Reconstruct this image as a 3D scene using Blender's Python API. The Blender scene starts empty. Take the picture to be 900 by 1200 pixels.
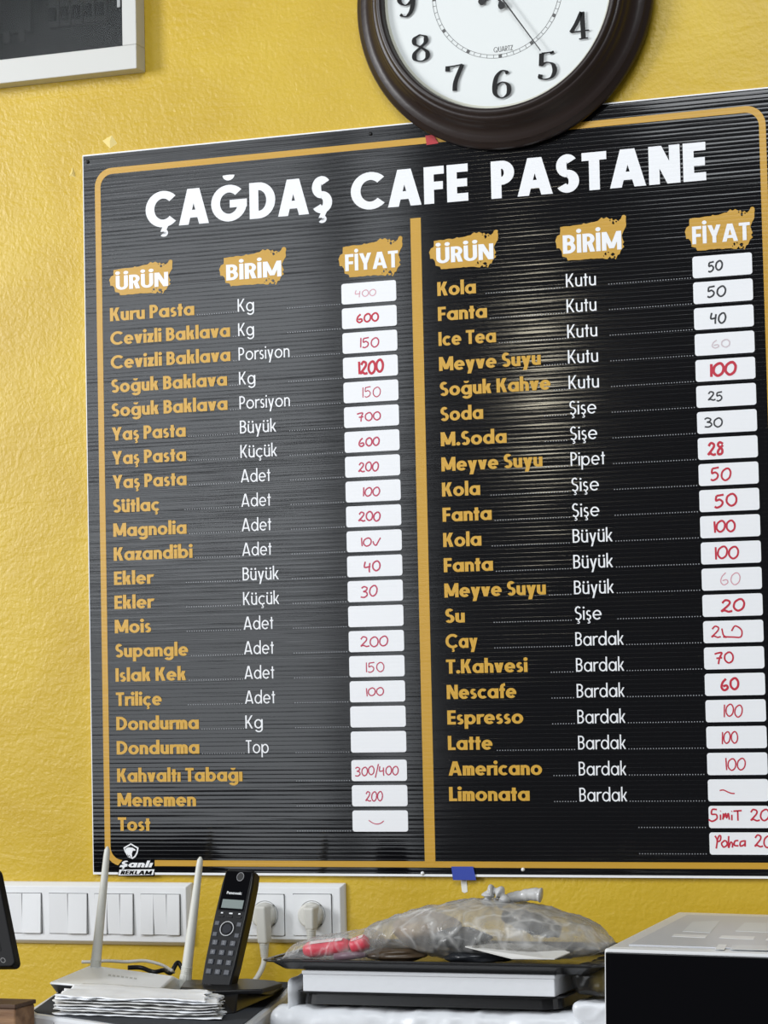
import bpy, bmesh, math, random
from mathutils import Vector, Matrix, noise
random.seed(7)
sc = bpy.context.scene
C = sc.collection
Z0 = 1.25                       # height of the menu board's bottom edge above the floor

# ------------------------------------------------------------------ camera
F_PX = 3069.86
CAM = Vector((1.64511504, -3.25919444, 0.26363226))
pit, yaw, rol = 0.06249602, 0.35461788, -0.02191712
FW = Vector((-math.sin(yaw)*math.cos(pit), math.cos(yaw)*math.cos(pit), math.sin(pit)))
_r = Vector((math.cos(yaw), math.sin(yaw), 0)); _u = _r.cross(FW)
RT = _r*math.cos(rol) + _u*math.sin(rol)
UP = -_r*math.sin(rol) + _u*math.cos(rol)
cam = bpy.data.cameras.new('camera'); co = bpy.data.objects.new('camera', cam); C.objects.link(co)
cam.sensor_fit = 'HORIZONTAL'; cam.sensor_width = 36; cam.lens = F_PX/900*36
M = Matrix((RT, UP, -FW)).transposed().to_4x4()
M.translation = CAM + Vector((0, 0, Z0)); co.matrix_world = M
sc.camera = co

def at(px, py, Y=0.0):
    d = FW + RT*((px-450)/F_PX) - UP*((py-600)/F_PX)
    return CAM + d*((Y-CAM.y)/d.y)
def atz(px, py, Z):
    d = FW + RT*((px-450)/F_PX) - UP*((py-600)/F_PX)
    return CAM + d*((Z-CAM.z)/d.z)

# ------------------------------------------------------------------ light and exposure
sc.view_settings.view_transform = 'Standard'; sc.view_settings.look = 'None'
sc.view_settings.gamma = 1.0; sc.view_settings.use_curve_mapping = False
sc.view_settings.exposure = -0.12
w = bpy.data.worlds.new('world'); sc.world = w; w.use_nodes = True
w.node_tree.nodes['Background'].inputs[0].default_value = (0.93, 0.96, 1.0, 1)
w.node_tree.nodes['Background'].inputs[1].default_value = 0.12
def area(name, loc, target, sx, sy, power, col=(1, 1, 1)):
    l = bpy.data.lights.new(name, 'AREA'); l.shape = 'RECTANGLE'; l.size = sx; l.size_y = sy; l.energy = power; l.color = col
    o = bpy.data.objects.new(name, l); C.objects.link(o)
    o.location = Vector(loc)+Vector((0, 0, Z0))
    d = Vector(target)-Vector(loc); o.rotation_euler = d.to_track_quat('-Z', 'Y').to_euler()
    return o
# shopfront window opposite the wall: panes between mullions and transoms
for xa, xb in ((-2.85, -1.60), (-1.50, -1.30)):
    for za, zb, k in ((-.33, .50, .8), (.60, .98, 1.15), (1.10, 1.88, 1.1), (2.0, 2.7, .8)):
        area('shopfront_pane_light', ((xa+xb)/2, -5.0, (za+zb)/2), ((xa+xb)/2, 0, (za+zb)/2), xb-xa, zb-za, 13.5*k*(xb-xa)*(zb-za), (0.90, 0.95, 1.0))
area('side_window_light', (-2.9, -3.0, 1.3), (0.2, 0, 0.5), 1.1, 1.6, 150, (0.97, 0.98, 1.0))
area('overhead_fill_light', (0.9, -2.4, 2.0), (0.5, -0.6, 0.1), 1.8, 1.0, 46, (0.93, 0.97, 1.0))  # soft overhead fill, added for brightness; stands for no known fitting
area('lamp_light', (-0.85, -5.0, 1.22), (0.3, 0, 0.5), 0.12, 0.20, 2.3, (1.0, 0.92, 0.72))

# ------------------------------------------------------------------ materials
MATS = {}
def nodes(m): return m.node_tree.nodes, m.node_tree.links
def mat(name, col, rough=0.5, metal=0.0, spec=0.5, trans=0.0, alpha=1.0, coat=0.0):
    if name in MATS: return MATS[name]
    m = bpy.data.materials.new(name); m.use_nodes = True
    b = m.node_tree.nodes['Principled BSDF']
    b.inputs['Base Color'].default_value = (*col, 1); b.inputs['Roughness'].default_value = rough
    b.inputs['Metallic'].default_value = metal; b.inputs['Specular IOR Level'].default_value = spec
    b.inputs['Transmission Weight'].default_value = trans; b.inputs['Alpha'].default_value = alpha
    b.inputs['Coat Weight'].default_value = coat
    MATS[name] = m; return m
def bump_noise(m, scale, dist, detail=3, strength=1.0, stretch=(1, 1, 1), coord='Object'):
    n, l = nodes(m); b = n['Principled BSDF']
    tc = n.new('ShaderNodeTexCoord'); mp = n.new('ShaderNodeMapping'); mp.inputs['Scale'].default_value = stretch
    nz = n.new('ShaderNodeTexNoise'); nz.inputs['Scale'].default_value = scale; nz.inputs['Detail'].default_value = detail
    bp = n.new('ShaderNodeBump'); bp.inputs['Distance'].default_value = dist; bp.inputs['Strength'].default_value = strength
    l.new(tc.outputs[coord], mp.inputs[0]); l.new(mp.outputs[0], nz.inputs['Vector'])
    l.new(nz.outputs[0], bp.inputs['Height']); l.new(bp.outputs[0], b.inputs['Normal'])
    return m
def colour_noise(m, c1, c2, scale, lo=0.35, hi=0.65, stretch=(1, 1, 1), detail=4):
    n, l = nodes(m); b = n['Principled BSDF']
    tc = n.new('ShaderNodeTexCoord'); mp = n.new('ShaderNodeMapping'); mp.inputs['Scale'].default_value = stretch
    nz = n.new('ShaderNodeTexNoise'); nz.inputs['Scale'].default_value = scale; nz.inputs['Detail'].default_value = detail
    cr = n.new('ShaderNodeValToRGB'); cr.color_ramp.elements[0].position = lo; cr.color_ramp.elements[1].position = hi
    cr.color_ramp.elements[0].color = (*c1, 1); cr.color_ramp.elements[1].color = (*c2, 1)
    l.new(tc.outputs['Object'], mp.inputs[0]); l.new(mp.outputs[0], nz.inputs['Vector'])
    l.new(nz.outputs[0], cr.inputs[0]); l.new(cr.outputs[0], b.inputs['Base Color'])
    return m
RIB = 0.0056
def ribbed(name, col, rough, spec=0.5, amp=0.00012, rnd=0.00006):
    """print on corrugated plastic: horizontal flutes plus uneven streaks along them"""
    m = mat(name, col, rough, spec=spec); n, l = nodes(m); b = n['Principled BSDF']
    tc = n.new('ShaderNodeTexCoord'); sp = n.new('ShaderNodeSeparateXYZ'); l.new(tc.outputs['Object'], sp.inputs[0])
    def math_(op, a, bb):
        q = n.new('ShaderNodeMath'); q.operation = op
        for i, v in enumerate((a, bb)):
            if v is None: continue
            if isinstance(v, (int, float)): q.inputs[i].default_value = v
            else: l.new(v, q.inputs[i])
        return q.outputs[0]
    s = math_('SINE', math_('MULTIPLY', sp.outputs[2], math.pi/RIB), None)
    s = math_('POWER', math_('ABSOLUTE', s, None), .5)
    s = math_('MULTIPLY', s, amp*.6)
    mp = n.new('ShaderNodeMapping'); mp.inputs['Scale'].default_value = (2.2, 0, 110)
    nz = n.new('ShaderNodeTexNoise'); nz.inputs['Scale'].default_value = 1.0; nz.inputs['Detail'].default_value = 3
    l.new(tc.outputs['Object'], mp.inputs[0]); l.new(mp.outputs[0], nz.inputs['Vector'])
    mp2 = n.new('ShaderNodeMapping'); mp2.inputs['Scale'].default_value = (1.2, 0, 14)
    nz2 = n.new('ShaderNodeTexNoise'); nz2.inputs['Scale'].default_value = 1.0; nz2.inputs['Detail'].default_value = 2
    l.new(tc.outputs['Object'], mp2.inputs[0]); l.new(mp2.outputs[0], nz2.inputs['Vector'])
    h = math_('ADD', math_('ADD', s, math_('MULTIPLY', nz.outputs[0], rnd*4.2)), math_('MULTIPLY', nz2.outputs[0], rnd*10))
    bp = n.new('ShaderNodeBump'); bp.inputs['Distance'].default_value = 1.0
    l.new(h, bp.inputs['Height']); l.new(bp.outputs[0], b.inputs['Normal'])
    return m

BLACK = ribbed('printed_black', (0.004, 0.004, 0.005), 0.085, spec=0.45)
GOLD = ribbed('printed_gold', (0.55, 0.305, 0.025), 0.34, amp=0.00013, rnd=0.00006)
GOLDTEXT = ribbed('printed_gold_text', (0.60, 0.335, 0.03), 0.34, amp=0.00013, rnd=0.00006)
WHITE_PRINT = ribbed('printed_white', (0.84, 0.85, 0.87), 0.36, amp=0.00009, rnd=0.00004)
LABEL_W = ribbed('label_white', (0.84, 0.85, 0.87), 0.42, amp=0.00006, rnd=0.00003)
PVC = mat('white_pvc', (0.86, 0.87, 0.88), 0.4)
GREYDOT = mat('dot_grey', (0.34, 0.35, 0.37), 0.5)
INK_RED = mat('ink_red', (0.52, 0.008, 0.035), 0.5)
INK_RED2 = mat('ink_red_thin', (0.50, 0.035, 0.09), 0.5)
INK_FAINT = mat('ink_faded', (0.66, 0.30, 0.36), 0.5)
INK_GHOST = mat('ink_wiped', (0.62, 0.53, 0.56), 0.5)
INK_BLACK = mat('ink_black', (0.012, 0.014, 0.018), 0.5)
PLATE = mat('switch_plastic', (0.80, 0.81, 0.82), 0.22)
PLATE2 = mat('socket_plastic', (0.78, 0.79, 0.80), 0.25)
PLUGW = mat('plug_plastic', (0.66, 0.65, 0.60), 0.4)
CORDW = mat('cord_white', (0.72, 0.71, 0.66), 0.45)
DARKGAP = mat('dark_gap', (0.03, 0.03, 0.03), 0.8)
CHROME = mat('chrome', (0.75, 0.75, 0.75), 0.2, metal=1.0)
BLACKPL = mat('black_plastic', (0.008, 0.008, 0.009), 0.35, spec=.35)
BLACKGL = mat('black_gloss', (0.003, 0.003, 0.004), 0.12, spec=.18)
KEYPL = mat('key_grey', (0.075, 0.08, 0.095), 0.42)

# ------------------------------------------------------------------ mesh helpers
class MB:
    def __init__(s): s.v = []; s.f = []; s.m = []; s.mi = 0
    def add(s, vs, fs):
        o = len(s.v); s.v += [tuple(x) for x in vs]
        for f in fs: s.f.append([i+o for i in f]); s.m.append(s.mi)
        return s
    def box(s, lo, hi, mx=None):
        (a, b, c), (d, e, f) = lo, hi
        vs = [Vector(p) for p in ((a,b,c),(d,b,c),(d,e,c),(a,e,c),(a,b,f),(d,b,f),(d,e,f),(a,e,f))]
        if mx is not None: vs = [mx @ p for p in vs]
        return s.add(vs, [(3,2,1,0),(4,5,6,7),(0,1,5,4),(1,2,6,5),(2,3,7,6),(3,0,4,7)])
    def hexa(s, bot, top):
        vs = [Vector(p) for p in bot]+[Vector(p) for p in top]; n = len(bot)
        return s.add(vs, [tuple(range(n))[::-1], tuple(range(n, 2*n))] + [(i, (i+1) % n, n+(i+1) % n, n+i) for i in range(n)])
    def poly(s, pts): return s.add(pts, [tuple(range(len(pts)))])
    def prism(s, pts, vec):
        n = len(pts); vec = Vector(vec); a = [Vector(p) for p in pts]
        return s.add(a+[p+vec for p in a], [tuple(range(n))[::-1], tuple(range(n, 2*n))] + [(i, (i+1) % n, n+(i+1) % n, n+i) for i in range(n)])
    def tube(s, path, r, n=10, cap=True):
        path = [Vector(p) for p in path]; rs = r if isinstance(r, (list, tuple)) else [r]*len(path)
        t0 = (path[1]-path[0]).normalized(); up = Vector((0, 0, 1)) if abs(t0.z) < 0.9 else Vector((1, 0, 0))
        vs = []; fs = []
        for i, p in enumerate(path):
            t = (path[min(i+1, len(path)-1)]-path[max(i-1, 0)]).normalized()
            a = t.cross(up)
            if a.length < 1e-5: a = t.cross(Vector((0, 1, 0)))
            a.normalize(); b = a.cross(t)
            vs += [p + (a*math.cos(k*2*math.pi/n)+b*math.sin(k*2*math.pi/n))*rs[i] for k in range(n)]
        for i in range(len(path)-1):
            for k in range(n):
                fs.append((i*n+k, i*n+(k+1) % n, (i+1)*n+(k+1) % n, (i+1)*n+k))
        if cap: fs.append(tuple(range(n))[::-1]); fs.append(tuple((len(path)-1)*n+k for k in range(n)))
        return s.add(vs, fs)
    def lathe(s, prof, c, n=96, mx=None, close=False):
        """profile of (radius, depth towards the room); axis along -y"""
        vs = []; fs = []; c = Vector(c); k_ = len(prof)
        for k in range(n):
            a = k*2*math.pi/n
            for r, d in prof:
                q = Vector((r*math.cos(a), -d, r*math.sin(a)))
                vs.append(c + (mx @ q if mx is not None else q))
        for k in range(n):
            for j in range(k_-1):
                fs.append((k*k_+j, k*k_+j+1, ((k+1) % n)*k_+j+1, ((k+1) % n)*k_+j))
        return s.add(vs, fs)
    def disc(s, c, r, n=24, axis='y', mx=None):
        c = Vector(c)
        q = [Vector((r*math.cos(k*2*math.pi/n), 0, r*math.sin(k*2*math.pi/n))) for k in range(n)]
        return s.poly([c+(mx @ p if mx is not None else p) for p in q])
    def build(s, name, m, parent=None, origin=None, smooth=False, bevel=0, seg=2, subsurf=0):
        """verts are in board coordinates; parent is an Empty with ['o'] origin in board coordinates"""
        o_ = ORIG[parent.name] if parent is not None else Vector(origin if origin is not None else (0, 0, 0))
        me = bpy.data.meshes.new(name)
        me.from_pydata([tuple(Vector(p)-o_) for p in s.v], [], s.f)
        ms = m if isinstance(m, (list, tuple)) else [m]
        for q in ms: me.materials.append(q)
        me.polygons.foreach_set('material_index', s.m)
        bm = bmesh.new(); bm.from_mesh(me); bmesh.ops.recalc_face_normals(bm, faces=bm.faces) if not getattr(s, 'flat', False) else None
        bm.to_mesh(me); bm.free()
        if smooth: me.polygons.foreach_set('use_smooth', [True]*len(me.polygons))
        me.update()
        ob = bpy.data.objects.new(name, me); C.objects.link(ob)
        if parent is not None: ob.parent = parent
        else: ob.location = o_+Vector((0, 0, Z0))
        ORIG[ob.name] = o_
        if bevel:
            b = ob.modifiers.new('bevel', 'BEVEL'); b.width = bevel; b.segments = seg; b.limit_method = 'ANGLE'; b.angle_limit = math.radians(40)
            if smooth is None: pass
        if subsurf:
            q = ob.modifiers.new('sub', 'SUBSURF'); q.levels = subsurf; q.render_levels = subsurf
        return ob
ORIG = {}
def thing(name, loc, label, cat, group=None):
    o = bpy.data.objects.new(name, None); C.objects.link(o)
    o.location = Vector(loc)+Vector((0, 0, Z0)); o.empty_display_size = .02
    ORIG[o.name] = Vector(loc)
    o['label'] = label; o['category'] = cat
    if group: o['group'] = group
    return o
def tag(o, label, cat, group=None, kind=None):
    o['label'] = label; o['category'] = cat
    if group: o['group'] = group
    if kind: o['kind'] = kind
    return o
def struct(o): o['kind'] = 'structure'; return o
def catmull(pts, n=6, closed=False):
    pts = [Vector(p) for p in pts]; out = []
    m = len(pts)
    for i in range(m if closed else m-1):
        g = (lambda k: pts[k % m]) if closed else (lambda k: pts[max(0, min(m-1, k))])
        a, b, c, d = g(i-1), g(i), g(i+1), g(i+2)
        for k in range(n):
            t = k/n
            out.append(0.5*((2*b)+(c-a)*t+(2*a-5*b+4*c-d)*t*t+(3*b-a-3*c+d)*t**3))
    out.append(pts[0].copy() if closed else pts[-1].copy())
    return out

# ------------------------------------------------------------------ lettering: geometric sans drawn from bars, slants and rings
def g_R(x0, y0, x1, y1): return [[(x0,y0),(x1,y0),(x1,y1),(x0,y1)]]
def g_D(x0, y0, x1, y1, w): return [[(x0,y0),(x0+w,y0),(x1+w,y1),(x1,y1)]]
def g_A(cx, cy, rx, ry, a0, a1, tx, ty=None):
    ty = tx if ty is None else ty
    n = max(4, int(abs(a1-a0)/11)); q = []
    for k in range(n):
        p = []
        for a, o in ((k, 0), (k, 1), (k+1, 1), (k+1, 0)):
            a = math.radians(a0+(a1-a0)*a/n)
            p.append((cx+(rx-(0 if o else tx))*math.cos(a), cy+(ry-(0 if o else ty))*math.sin(a)))
        q.append(p)
    return [('strip', q)]
def g_C(cx, cy, r): return [[(cx+r*math.cos(k*math.pi/8), cy+r*math.sin(k*math.pi/8)) for k in range(16)]]
def cedilla(cx, t):
    u = t*.62
    return g_D(cx-u*.7, -.13, cx-u*.2, .03, u) + g_A(cx-.01, -.17, .12, .105, -140, 95, u*.85)
def breve(cx, y, t): return g_A(cx, y, .17, .16, 185, 355, t*.62, t*.62)
def dots(cx, y, t, d): r = t*.56+.012; return g_C(cx-d, y, r)+g_C(cx+d, y, r)
X = .69
def glyph(c, t):
    s = t*.86; w_ = t*1.1
    if c == 'A':
        w = .66+t*.75; return w, g_D(0,0,w/2-w_*.62,1,w_)+g_D(w-w_,0,w/2-w_*.38,1,w_)+g_R(w*.22,.19,w*.78,.19+s)
    if c == 'B':
        w = .46+.55*t; mid = .53; r1 = (1-mid+s/2)/2; r2 = (mid+s/2)/2; a = w-.03
        return w, g_R(0,0,t,1)+g_R(t*.5,1-s,a-r1,1)+g_R(t*.5,mid-s/2,a-r1,mid+s/2)+g_R(t*.5,0,w-r2,s)+g_A(a-r1,1-r1,r1,r1,-90,90,t,s)+g_A(w-r2,r2,r2,r2,-90,90,t,s)
    if c in 'CÇ':
        g = g_A(.5,.5,.5,.51,44,316,t,s); return .87, g+(cedilla(.52,t) if c == 'Ç' else [])
    if c == 'D':
        w = .64+.3*t; rx = min(.46, w-t*.5); return w, g_R(0,0,t,1)+g_R(t*.5,1-s,w-rx,1)+g_R(t*.5,0,w-rx,s)+g_A(w-rx,.5,rx,.5,-90,90,t,s)
    if c == 'E': w = .40+.5*t; return w, g_R(0,0,t,1)+g_R(t*.5,0,w,s)+g_R(t*.5,1-s,w,1)+g_R(t*.5,.5-s/2,w*.96,.5+s/2)
    if c == 'F': w = .38+.5*t; return w, g_R(0,0,t,1)+g_R(t*.5,1-s,w,1)+g_R(t*.5,.48-s/2,w*.94,.48+s/2)
    if c in 'GĞ':
        g = g_A(.5,.5,.5,.51,45,358,t,s)+g_R(.52,.5-s*.6,1.0,.5+s*.4); return 1.0, g+(breve(.5,1.29,t) if c == 'Ğ' else [])
    if c == 'I': return t, g_R(0,0,t,1)
    if c == 'İ': return t, g_R(0,0,t,1)+g_C(t/2,1.18,t*.58)
    if c == 'K': w = .50+.7*t; return w, g_R(0,0,t,1)+g_D(t*.65,.40,w-w_*1.12,1,w_)+g_D(w-w_*1.05,0,t*1.0,.60,w_)
    if c == 'L': w = .36+.5*t; return w, g_R(0,0,t,1)+g_R(t*.5,0,w,s)
    if c == 'M':
        w = .72+.75*t; return w, g_R(0,0,t,1)+g_R(w-t,0,w,1)+g_D(w/2-w_/2,.1,0,1,w_)+g_D(w/2-w_/2,.1,w-w_,1,w_)
    if c == 'N': w = .54+.75*t; return w, g_R(0,0,t,1)+g_R(w-t,0,w,1)+g_D(w-w_*1.1,0,0,1,w_*1.1)
    if c == 'O': return 1.0, g_A(.5,.5,.5,.51,0,360,t,s)
    if c == 'Q': return 1.0, g_A(.5,.5,.5,.51,0,360,t,s)+g_D(.75,-.05,.5,.35,w_)
    if c in 'PR':
        w = .44+.5*t; mid = .42 if c == 'P' else .45; r = (1-mid+s*.3)/2
        g = g_R(0,0,t,1)+g_R(t*.5,1-s,w-r*.95,1)+g_R(t*.5,1-2*r,w-r*.95,1-2*r+s)+g_A(w-r*.95,1-r,r*.95,r,-90,90,t,s)
        if c == 'R': g += g_D(w-w_*.95,0,t*1.0,.5,w_)
        return w, g
    if c in 'SŞ':
        w = .44+.5*t; ru = .25+s/4; g = g_A(w*.5,1-ru+.01,w*.46,ru,35,268,t,s)+g_A(w*.5,ru-.01,w*.5,ru,-148,92,t,s)
        return w, g+(cedilla(w*.52,t) if c == 'Ş' else [])
    if c == 'T': w = .46+.5*t; return w, g_R(0,1-s,w,1)+g_R(w/2-t/2,0,w/2+t/2,1)
    if c in 'UÜ':
        w = .52+.5*t; g = g_R(0,w/2-.02,t,1)+g_R(w-t,w/2-.02,w,1)+g_A(w/2,w/2-.01,w/2,w/2,180,360,t,s)
        return w, g+(dots(w/2,1.19,t,.17+t*.2) if c == 'Ü' else [])
    if c == 'Y': w = .56+.6*t; return w, g_D(w/2-w_/2,.38,0,1,w_)+g_D(w/2-w_/2,.38,w-w_,1,w_)+g_R(w/2-t/2,0,w/2+t/2,.5)
    if c == 'Z': w = .5+.4*t; return w, g_R(0,0,w,s)+g_R(0,1-s,w,1)+g_D(0,s*.5,w-w_*1.2,1-s*.5,w_*1.2)
    # lower case
    if c in 'adgğbp':
        r = .30+.14*t; w = 2*r+.02
        if c in 'bp': g = g_A(w-r,X/2,r,X/2+.012,0,360,t,s)
        else: g = g_A(r,X/2,r,X/2+.012,0,360,t,s)
        if c == 'a': g += g_R(w-t,0,w,X)
        if c == 'd': g += g_R(w-t,0,w,1.05)
        if c == 'b': g += g_R(0,0,t,1.05)
        if c == 'p': g += g_R(0,-.32,t,X)
        if c in 'gğ': g += g_R(w-t,-.02,w,X)+g_A(w/2+.02,-.03,w/2-.02,.27,205,360,t,s)
        if c == 'ğ': g += breve(w/2,.98,t)
        return w, g
    if c in 'cç':
        g = g_A(.33,X/2,.33,X/2+.012,46,314,t,s); return .57, g+(cedilla(.34,t) if c == 'ç' else [])
    if c == 'e': r = .315+.06*t; return 2*r, g_A(r,X/2,r,X/2+.012,0,318,t,s)+g_R(t*.5,X/2-s*.42,2*r-.01,X/2+s*.42)
    if c == 'f': w = .24+.5*t; return w, g_R(.06,0,.06+t,.8)+g_A(.06+.24+t*.4,.8,.24+t*.4,.25,95,180,t,s)+g_R(0,X-s,w,X)
    if c in 'hnu':
        w = .44+.5*t; r = w/2
        if c == 'u': return w, g_R(0,r-.01,t,X)+g_R(w-t,0,w,X)+g_A(r,r-.01,r,r,180,360,t,s)
        return w, g_R(0,0,t,1.05 if c == 'h' else X)+g_R(w-t,0,w,X-r+.01)+g_A(r,X-r+.01,r,r,0,180,t,s)
    if c == 'ü': w, g = glyph('u', t); return w, g+dots(w/2,.86,t,.13+t*.2)
    if c == 'ı': return t, g_R(0,0,t,X)
    if c == 'i': return t, g_R(0,0,t,X)+g_C(t/2,.90,t*.6)
    if c == 'l': return t, g_R(0,0,t,1.05)
    if c == 'k': w = .40+.72*t; return w, g_R(0,0,t,1.05)+g_D(t*.7,.27,w-w_*1.1,X,w_*.95)+g_D(w-w_*1.05,0,t*1.0,.40,w_*1.0)
    if c == 'm':
        a = .37+.45*t; r = a/2; w = 2*a-t
        return w, g_R(0,0,t,X)+g_R(a-t,0,a,X-r+.01)+g_A(r,X-r+.01,r,r,0,180,t,s)+g_R(w-t,0,w,X-r+.01)+g_A(w-r,X-r+.01,r,r,0,180,t,s)
    if c == 'o': return .66+.1*t, g_A(.33+.05*t,X/2,.33+.05*t,X/2+.012,0,360,t,s)
    if c == 'r': return .27+.5*t, g_R(0,0,t,X)+g_A(.25+t*.45,X-.28,.25+t*.45,.29,68,180,t,s)
    if c in 'sş':
        w = .32+.45*t; ru = X/4+s/4; s2 = s*.92; g = g_A(w*.5,X-ru+.01,w*.46,ru,35,268,t*.95,s2)+g_A(w*.5,ru-.01,w*.5,ru,-148,92,t*.95,s2)
        return w, g+(cedilla(w*.52,t) if c == 'ş' else [])
    if c == 't': w = .24+.5*t; return w, g_R(w/2-t/2,0,w/2+t/2,.92)+g_R(0,X-s,w,X)
    if c == 'v': w = .40+.75*t; return w, g_D(w/2-w_/2,0,0,X,w_)+g_D(w/2-w_/2,0,w-w_,X,w_)
    if c == 'y':
        w = .42+.75*t; k = (w-w_-(w/2-w_/2))/X; x0 = w/2-w_/2
        return w, g_D(x0,0,0,X,w_)+g_D(x0-.31*k,-.31,w-w_,X,w_)
    if c == 'z': w = .34+.4*t; return w, g_R(0,0,w,s)+g_R(0,X-s,w,X)+g_D(0,s*.5,w-w_*1.2,X-s*.5,w_*1.2)
    if c == '.': return t*1.1, g_C(t*.55,t*.55,t*.6)
    return .3, []
def text_polys(txt, t, track=.07):
    x = 0; out = []
    for i, c in enumerate(txt):
        if c == ' ': x += .26; continue
        w, g = glyph(c, t)
        for p in g:
            if isinstance(p, tuple): out.append(('strip', [[(a+x, b) for a, b in q] for q in p[1]]))
            else: out.append([(a+x, b) for a, b in p])
        x += w+track
    return x-track, out
def put_text(mb, txt, x0, z0, cap, x1=None, t=.2, y=-.0008, track=.07, skew=0, slope=0, place=None):
    W, ps = text_polys(txt, t, track)
    k = (x1-x0)/W if x1 is not None else cap
    y_ = y
    for p in ps:
        y_ -= 6e-6
        for q in (p[1] if isinstance(p, tuple) else [p]):
            pts = [(x0+(a+skew*b)*k, y_, z0+b*cap+slope*a*k) for a, b in q]
            mb.poly([place(*u) for u in pts] if place else pts)
    mb.flat = True

# handwriting strokes in a box of unit height
HW = {
 '0': [[(.28,1),(.06,.75),(.03,.3),(.25,0),(.5,.2),(.56,.65),(.42,.97),(.26,.98)]],
 '1': [[(.12,1),(.13,.5),(.15,-.05)]],
 '2': [[(.04,.75),(.2,1),(.42,.9),(.42,.65),(.2,.3),(.02,.05),(.18,.12),(.4,.0),(.6,.06)]],
 '3': [[(.03,.85),(.22,1),(.45,.85),(.38,.62),(.2,.53),(.42,.45),(.5,.2),(.3,-.02),(.02,.02)]],
 '4': [[(.1,1),(.04,.55),(.12,.4),(.5,.5)],[(.45,.85),(.42,.3),(.44,-.12)]],
 '5': [[(.1,.95),(.08,.55),(.28,.62),(.45,.4),(.38,.1),(.15,-.05),(.02,.05)],[(.1,.95),(.3,.98),(.5,1.02)]],
 '6': [[(.35,1.02),(.12,.7),(.05,.25),(.25,0),(.48,.18),(.4,.42),(.15,.35)]],
 '7': [[(.02,.85),(.25,.95),(.48,.95),(.36,.5),(.3,-.1)],[(.15,.45),(.52,.5)]],
 '8': [[(.45,.85),(.2,1),(.08,.75),(.4,.4),(.4,.05),(.15,.0),(.12,.3),(.45,.75)]],
 'v': [[(.03,.55),(.1,.2),(.25,.05),(.4,.45),(.58,.95)]],
 '/': [[(.32,1.25),(.2,.5),(.05,-.35)]],
 'S': [[(.5,.95),(.2,.95),(.15,.55),(.45,.5),(.5,.15),(.2,-.1),(-.05,.05)]],
 'i': [[(.08,.5),(.08,.0)],[(.07,.78),(.1,.82)]],
 'm': [[(.03,.0),(.08,.55),(.1,.2),(.22,.55),(.28,.15),(.4,.55),(.46,.0)]],
 'T': [[(.0,.85),(.55,.9)],[(.28,.88),(.27,.0)]],
 'P': [[(.0,1.0),(.16,.6),(.1,-.1)],[(.16,.6),(.3,1.0),(.42,.95),(.38,.6),(.2,.5)]],
 'o': [[(.2,.55),(.0,.3),(.15,.0),(.4,.2),(.35,.5),(.18,.55)]],
 'h': [[(.05,1.0),(.06,.0),(.2,.45),(.34,.35),(.34,.0)]],
 'c': [[(.35,.5),(.1,.45),(.05,.1),(.35,.05)]],
 'a': [[(.4,.5),(.1,.4),(.1,.05),(.4,.2),(.42,.55),(.44,.0)]],
 '~': [[(0,.55),(.25,.62),(.55,.35),(.8,.18),(1.0,.16)]],
 'u': [[(0,.7),(.25,.3),(.5,.12),(.75,.25),(.95,.6)]],
 'w': [[(.0,.8),(.1,.2),(.3,.0),(.1,.05),(.7,.0),(1.2,.0),(1.25,.6),(.85,1.0),(.62,.55)]],
}
HWW = {'1': .24, '/': .4, ' ': .45, 'i': .2, 'm': .55, '~': 1.0, 'u': 1.0, 'w': 1.3, 'h': .42, 'c': .42, 'o': .46, 'P': .48}
def ribbon(mb, pts, wd, y, nib=None):
    pts = [Vector((p[0], 0, p[1])) for p in pts]
    L = []; 
    for i, p in enumerate(pts):
        t = pts[min(i+1, len(pts)-1)]-pts[max(i-1, 0)]
        if t.length < 1e-9: t = Vector((1, 0, 0))
        t.normalize(); nrm = Vector((-t.z, 0, t.x))
        ww = wd if nib is None else nib(t)
        L.append((p+nrm*ww/2, p-nrm*ww/2))
    for i in range(len(L)-1):
        q = [L[i][1], L[i+1][1], L[i+1][0], L[i][0]]
        mb.poly([(a.x, y-i*2e-6, a.z) for a in q])
    mb.flat = True
def hand(mb, txt, x0, x1, z0, h, wd, y, seed):
    rg = random.Random(seed); W = sum(HWW.get(c, .66) for c in txt)-.06
    k = (x1-x0)/W; x = 0
    for c in txt:
        if c != ' ':
            dz = rg.uniform(-.06, .06)*h; sk = rg.uniform(-.08, .2)
            for st in HW[c]:
                pts = [(x0+(x+a+sk*(b-.5)*.4)*k, z0+dz+b*h) for a, b in st]
                cv = catmull([(a, b, 0) for a, b in pts], 6) if len(pts) > 2 else [Vector((a, b, 0)) for a, b in pts]
                ribbon(mb, [(p.x, p.y) for p in cv], wd, y)
        x += HWW.get(c, .66)

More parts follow.
